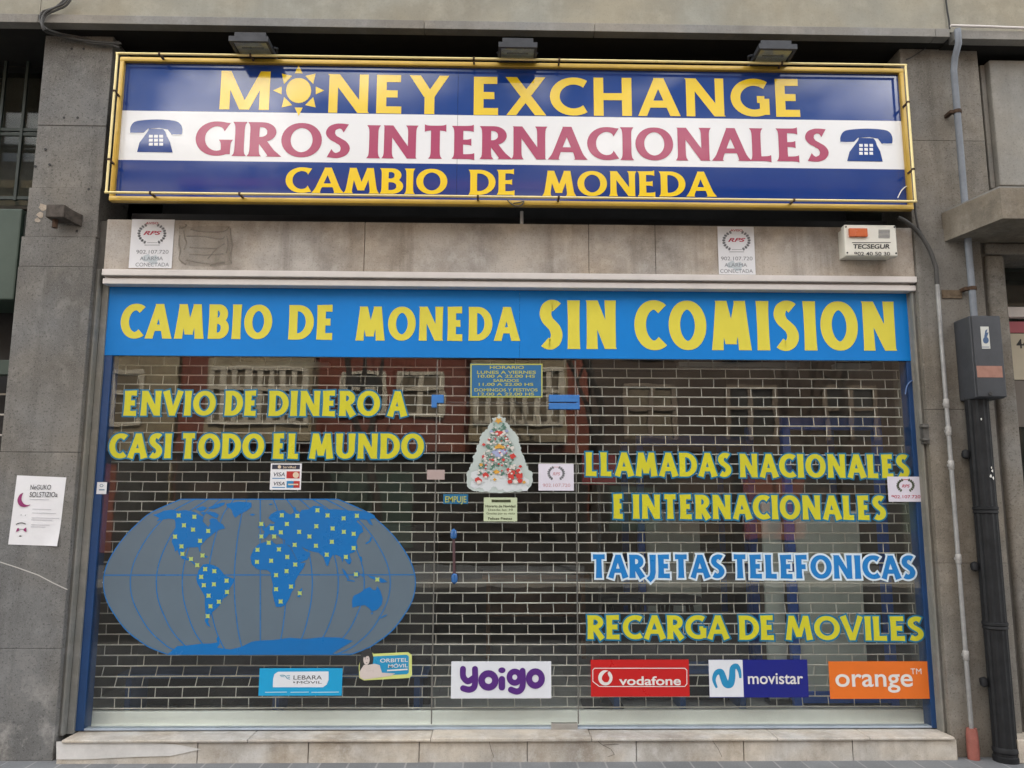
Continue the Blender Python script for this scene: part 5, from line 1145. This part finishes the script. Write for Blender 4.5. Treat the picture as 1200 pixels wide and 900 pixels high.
# right bay: stone panel, canopy slab, door jamb, door with posters
mb = MB(); a, b = P(1157, 72, .05), P(1215, 219, .05); xp0 = a.x
mb.box(xp0, 5.6, .03, .40, b.z, a.z, .01); mb.box(xp0 - .035, xp0 - .002, .08, .40, b.z, a.z - .01, .006); mb.build('stone_panel', M['panelstone'], bld)
mb = MB(); mb.box(PX(1150, 160) - .02, 9.5, .42, .60, PZ(1160, 290), Zled - .014); mb.build('wall', M['canopy'], bld)
zcan0, zcan1 = PZ(1108, 283, .0), PZ(1108, 262, .0)
pA = P(1105, 262, -.03); pB = P(1170, 224, -.45)
mb = MB()
cz = PZ(1172, 222, -.42); ch = .20
xA = PX(1106, 265, -.005); xB = PX(1172, 222, -.45)
mb.prism([(xA, .0, cz - ch), (xB, -.45, cz - ch), (7.5, -.45, cz - ch), (7.5, .45, cz - ch), (xA, .45, cz - ch)], (0, 0, ch))
can = mb.build('door_canopy', M['canopy'], bld)
mb = MB(); mb.prism([(xA + .01, -.01, cz), (xB, -.44, cz), (7.5, -.44, cz), (7.5, .40, cz), (xA + .01, .40, cz)], (0, 0, .012)); mb.build('lead_cap', M['ledge'], bld)
# rounded stone jamb
xj0 = PX(1178, 580, .0); 
mb = MB(); mb.box(XR2 + .003, XR2 + .02, .10, .42, 0, cz - ch - .003); mb.build('jamb_recess', M['interior_dark'], bld)
jw = PX(1197, 580, .0) - xj0; mb = MB(); mb.box(xj0 + .012, xj0 + jw + .03, -.005, .42, .14, cz - ch - .09, .03, 4); mb.box(xj0 + .012, 7.5, .0, .42, cz - ch - .085, cz - ch - .004, .02, 3); mb.build('door_surround', M['pillar_r'], bld, smooth=True)
mb = MB(); a = P(1191, 866, -.12); mb.box(a.x, 7.5, -.13, .42, 0, a.z, .008); mb.build('door_plinth', M['step'], bld)
x0n = xj0 + jw + .031
nd = empty('side_door', (x0n, .2, 0)); nd.parent = bld
mb = MB(); mb.box(x0n, 7.5, .30, .33, .14, cz - ch - .09); mb.build('pane', M['otherglass'], nd)
mb = MB(); mb.box(x0n, 7.5, .6, .65, .14, cz - ch - .09); mb.build('backing', M['interior_dark'], nd)
mb = MB(); mb.box(x0n, 7.5, .24, .30, PZ(1195, 372, .25), PZ(1195, 360, .25), .003); mb.build('transom', M['whitetrim'], nd)
a, b = P(1190, 377, .285), P(1235, 392, .285); x1n = x0n + .32
pe = empty('window_poster', (x0n, .29, PZ(1195, 500, .285)), 'cream and pink poster on the door glass at the far right edge', 'poster')
mb = MB(); mb.box(x0n + .005, x1n, .283, .298, PZ(1195, 445, .285), PZ(1195, 391, .285)); mb.build('sheet', flat((.50, .45, .34), 'poster_cream', .8), pe)
mb = MB(); mb.box(x0n + .005, x1n, .283, .298, PZ(1195, 390, .285), PZ(1195, 377, .285)); mb.build('pink_header', flat((.42, .12, .14), 'poster_pink', .8), pe)
mb = MB(); mb.box(x0n + .005, x1n, .283, .298, PZ(1195, 500, .285), PZ(1195, 446, .285)); mb.build('lower_sheet', flat((.16, .14, .12), 'poster_dark', .8), pe)
mb = MB(); type_mesh(mb, '44', 1191.5, 1206, 397, 408, .2815, .02); mb.build('lettering', M['ink'], pe, face_cam=True)

# ================================================================== ACROSS THE STREET (seen as reflections in the glass and the sign)
YO = -16.0
def RO(px, py):
    q = P(px, py, 2 * YG - YO); return q.x, q.z
M['brick'] = stone('red_brick', (.20, .062, .042), (.11, .035, .025), (.26, .09, .06), stain=.5, speck=.1, scale=.6)
M['creamwall'] = stone('cream_wall', (.30, .25, .17), (.16, .13, .09), stain=.7, speck=.05, scale=.6)
M['brownwall'] = stone('brown_wall', (.075, .055, .045), (.045, .034, .028), stain=.4, speck=.05, scale=.6)
M['roomdark'] = plain('dark_room', (.03, .027, .025), .3)
M['curtain'] = plain('net_curtain', (.20, .155, .10), .7, var=.35, vscale=1.2)
M['slate'] = plain('roof_slate', (.035, .035, .04), .7, var=.2)
M['whiteframe'] = plain('window_frame_white', (.52, .46, .36), .5)
def far_building(name, label, x0, x1, h, mat, base, bays, fr='whiteframe', fr2='creamwall'):
    e = empty(name, ((x0 + x1) / 2, YO, 0), label, 'building', 'buildings across the street')
    mb = MB(); mb.box(x0, x1, YO - 8, YO, 0, h); mb.build('wall', mat, e)
    mb = MB(); mb.box(x0 - .1, x1 + .1, YO - 8, YO + .25, h, h + .22); mb.build('cornice', M[fr2], e)
    mb = MB(); mb.prism([(x0 - .05, YO + .1, h + .221), (x0 - .05, YO - .5, h + 1.1), (x0 - .05, YO - 7.5, h + 1.1), (x0 - .05, YO - 8, h + .221)], (x1 - x0 + .1, 0, 0)); mb.build('added_roof', M['slate'], e)  # dark roof added so the sign's lower band mirrors something dark
    rn = random.Random(int(h * 10)); xx = x0 + .4
    while xx < x1 - 2:
        ww_ = rn.uniform(1.1, 2.2); c = rn.choice(('brick', 'brownwall', 'glassdark', 'green', 'brownwall', 'interior_dark'))
        mb = MB(); mb.box(xx, xx + ww_, YO + .061, YO + .09, rn.uniform(.3, .9), rn.uniform(1.9, 2.6)); mb.build('shop_panel', M.get(c, M['roomdark']), e); xx += ww_ + rn.uniform(.2, 1.0)
    mb = MB(); mb.box(x0 + .05, x1 - .05, YO + .001, YO + .06, 0, 2.9); mb.build('shop_front', base, e)
    mb = MB(); mb.box(x0 + .05, x1 - .05, YO + .02, YO + .25, 2.9, 3.25); mb.build('shop_fascia', M[fr2], e)
    for (a, b, z0, z1, proud, cols, lit) in bays:
        if proud:
            mb = MB(); mb.box(a - .15, b + .15, YO + .002, YO + proud, z0 - .45, z1 + .3); f0 = mb.build('bay', M['creamwall'], e)
        yy = YO + (proud or 0) + .003
        mb = MB(); mb.box(a, b, yy, yy + .01, z0, z1); w_ = mb.build('window', M['curtain'] if lit else M['roomdark'], e)
        mb = MB(); n = cols
        for k in range(n + 1): x = a + (b - a) * k / n; mb.box(x - .07, x + .07, yy + .011, yy + .07, z0, z1)
        for z_ in (z0, z0 + (z1 - z0) * .62, z1): mb.box(a - .05, b + .05, yy + .071, yy + .09, z_ - .05, z_ + .05)
        mb.build('frame', M[fr], w_)
xa, xb_ = RO(244, 500)[0], RO(378, 500)[0]; xc_, xd_ = RO(545, 500)[0], RO(668, 500)[0]
z1f = (3.6, 5.0); z2f = (5.9, 7.4); z3f = (8.3, 9.3)
xs_ = RO(690, 500)[0]
bays = []
for zz in (z1f, z2f, z3f):
    bays.append((xa + .3, xb_ - .3, zz[0], zz[1], .7, 8, True)); bays.append((xc_ + .3, xd_ - .3, zz[0], zz[1], .7, 7, zz is z1f))
    for px in (425, 493): x = RO(px, 480)[0]; bays.append((x - .55, x + .55, zz[0] + .3, zz[1], 0, 2, px == 493))
far_building('brick_building', 'red brick building with cream bay windows across the street, reflected in the glass', xa - .8, xs_, 9.9, M['brick'], M['roomdark'], bays, fr2='brick')
bays = []
for zz in (z1f, z2f):
    for k in range(3): bays.append((xa - 8.5 + k * 2.6, xa - 7.0 + k * 2.6, zz[0], zz[1], 0, 2, k != 1))
far_building('cream_building', 'pale stone building across the street, reflected at the left of the glass', xa - 12, xa - .9, 10.3, M['creamwall'], M['roomdark'], bays)
bays = []
for zz in (z1f, z2f):
    for k in range(5): bays.append((xs_ + 1.0 + k * 2.7, xs_ + 2.3 + k * 2.7, zz[0] - .4, zz[1] - .3, 0, 2, k in (0, 3)))
M['brownframe'] = plain('window_frame_brown', (.20, .15, .11), .6)
far_building('brown_building', 'dark brown building across the street, reflected at the right of the glass', xs_ + .1, xs_ + 15, 10.0, M['brownwall'], M['roomdark'], bays, 'brownframe', 'brownwall')
def bare_tree(x, y, h, label, seed):
    rnd_ = random.Random(seed); e = empty('street_tree', (x, y, 0), label, 'tree', 'bare street trees across the road')
    trunk = MB(); crown = MB()
    def grow(p, d, L, r, lev, mb):
        n = 4; pts = [p]; rs = [r]
        for k in range(n):
            d = (d + Vector((rnd_.uniform(-.18, .18), rnd_.uniform(-.18, .18), rnd_.uniform(-.02, .14)))).normalized(); p = p + d * (L / n); pts.append(p); rs.append(r * (1 - .45 * (k + 1) / n))
        mb.tube(pts, r, 6, rs)
        if lev < 4:
            for _ in range(3 if lev < 3 else 2):
                t = rnd_.uniform(.45, 1); q = pts[min(n, int(t * n) + 1) - 0] if int(t * n) + 1 <= n else pts[-1]
                nd_ = (d + Vector((rnd_.uniform(-.9, .9), rnd_.uniform(-.9, .9), rnd_.uniform(-.1, .6)))).normalized(); grow(q, nd_, L * rnd_.uniform(.55, .75), r * .5, lev + 1, crown)
    grow(Vector((x, y, 0)), Vector((0, 0, 1)), h * .42, .13, 0, trunk)
    trunk.build('trunk', plain('bark', (.07, .055, .045), .9, var=.3, vscale=10) if 'bark' not in bpy.data.materials else bpy.data.materials['bark'], e, smooth=True)
    crown.build('crown', bpy.data.materials['bark'], e, smooth=True)
bare_tree(RO(450, 500)[0] * .85, -12.8, 8.5, 'bare street tree across the road, reflected left of the door', 3)
bare_tree(RO(690, 500)[0] * .85, -12.8, 9.0, 'bare street tree across the road, reflected right of the door', 5)
bare_tree(RO(985, 500)[0] * .85, -12.8, 10.5, 'bare street tree across the road, reflected in the right of the sign', 8)
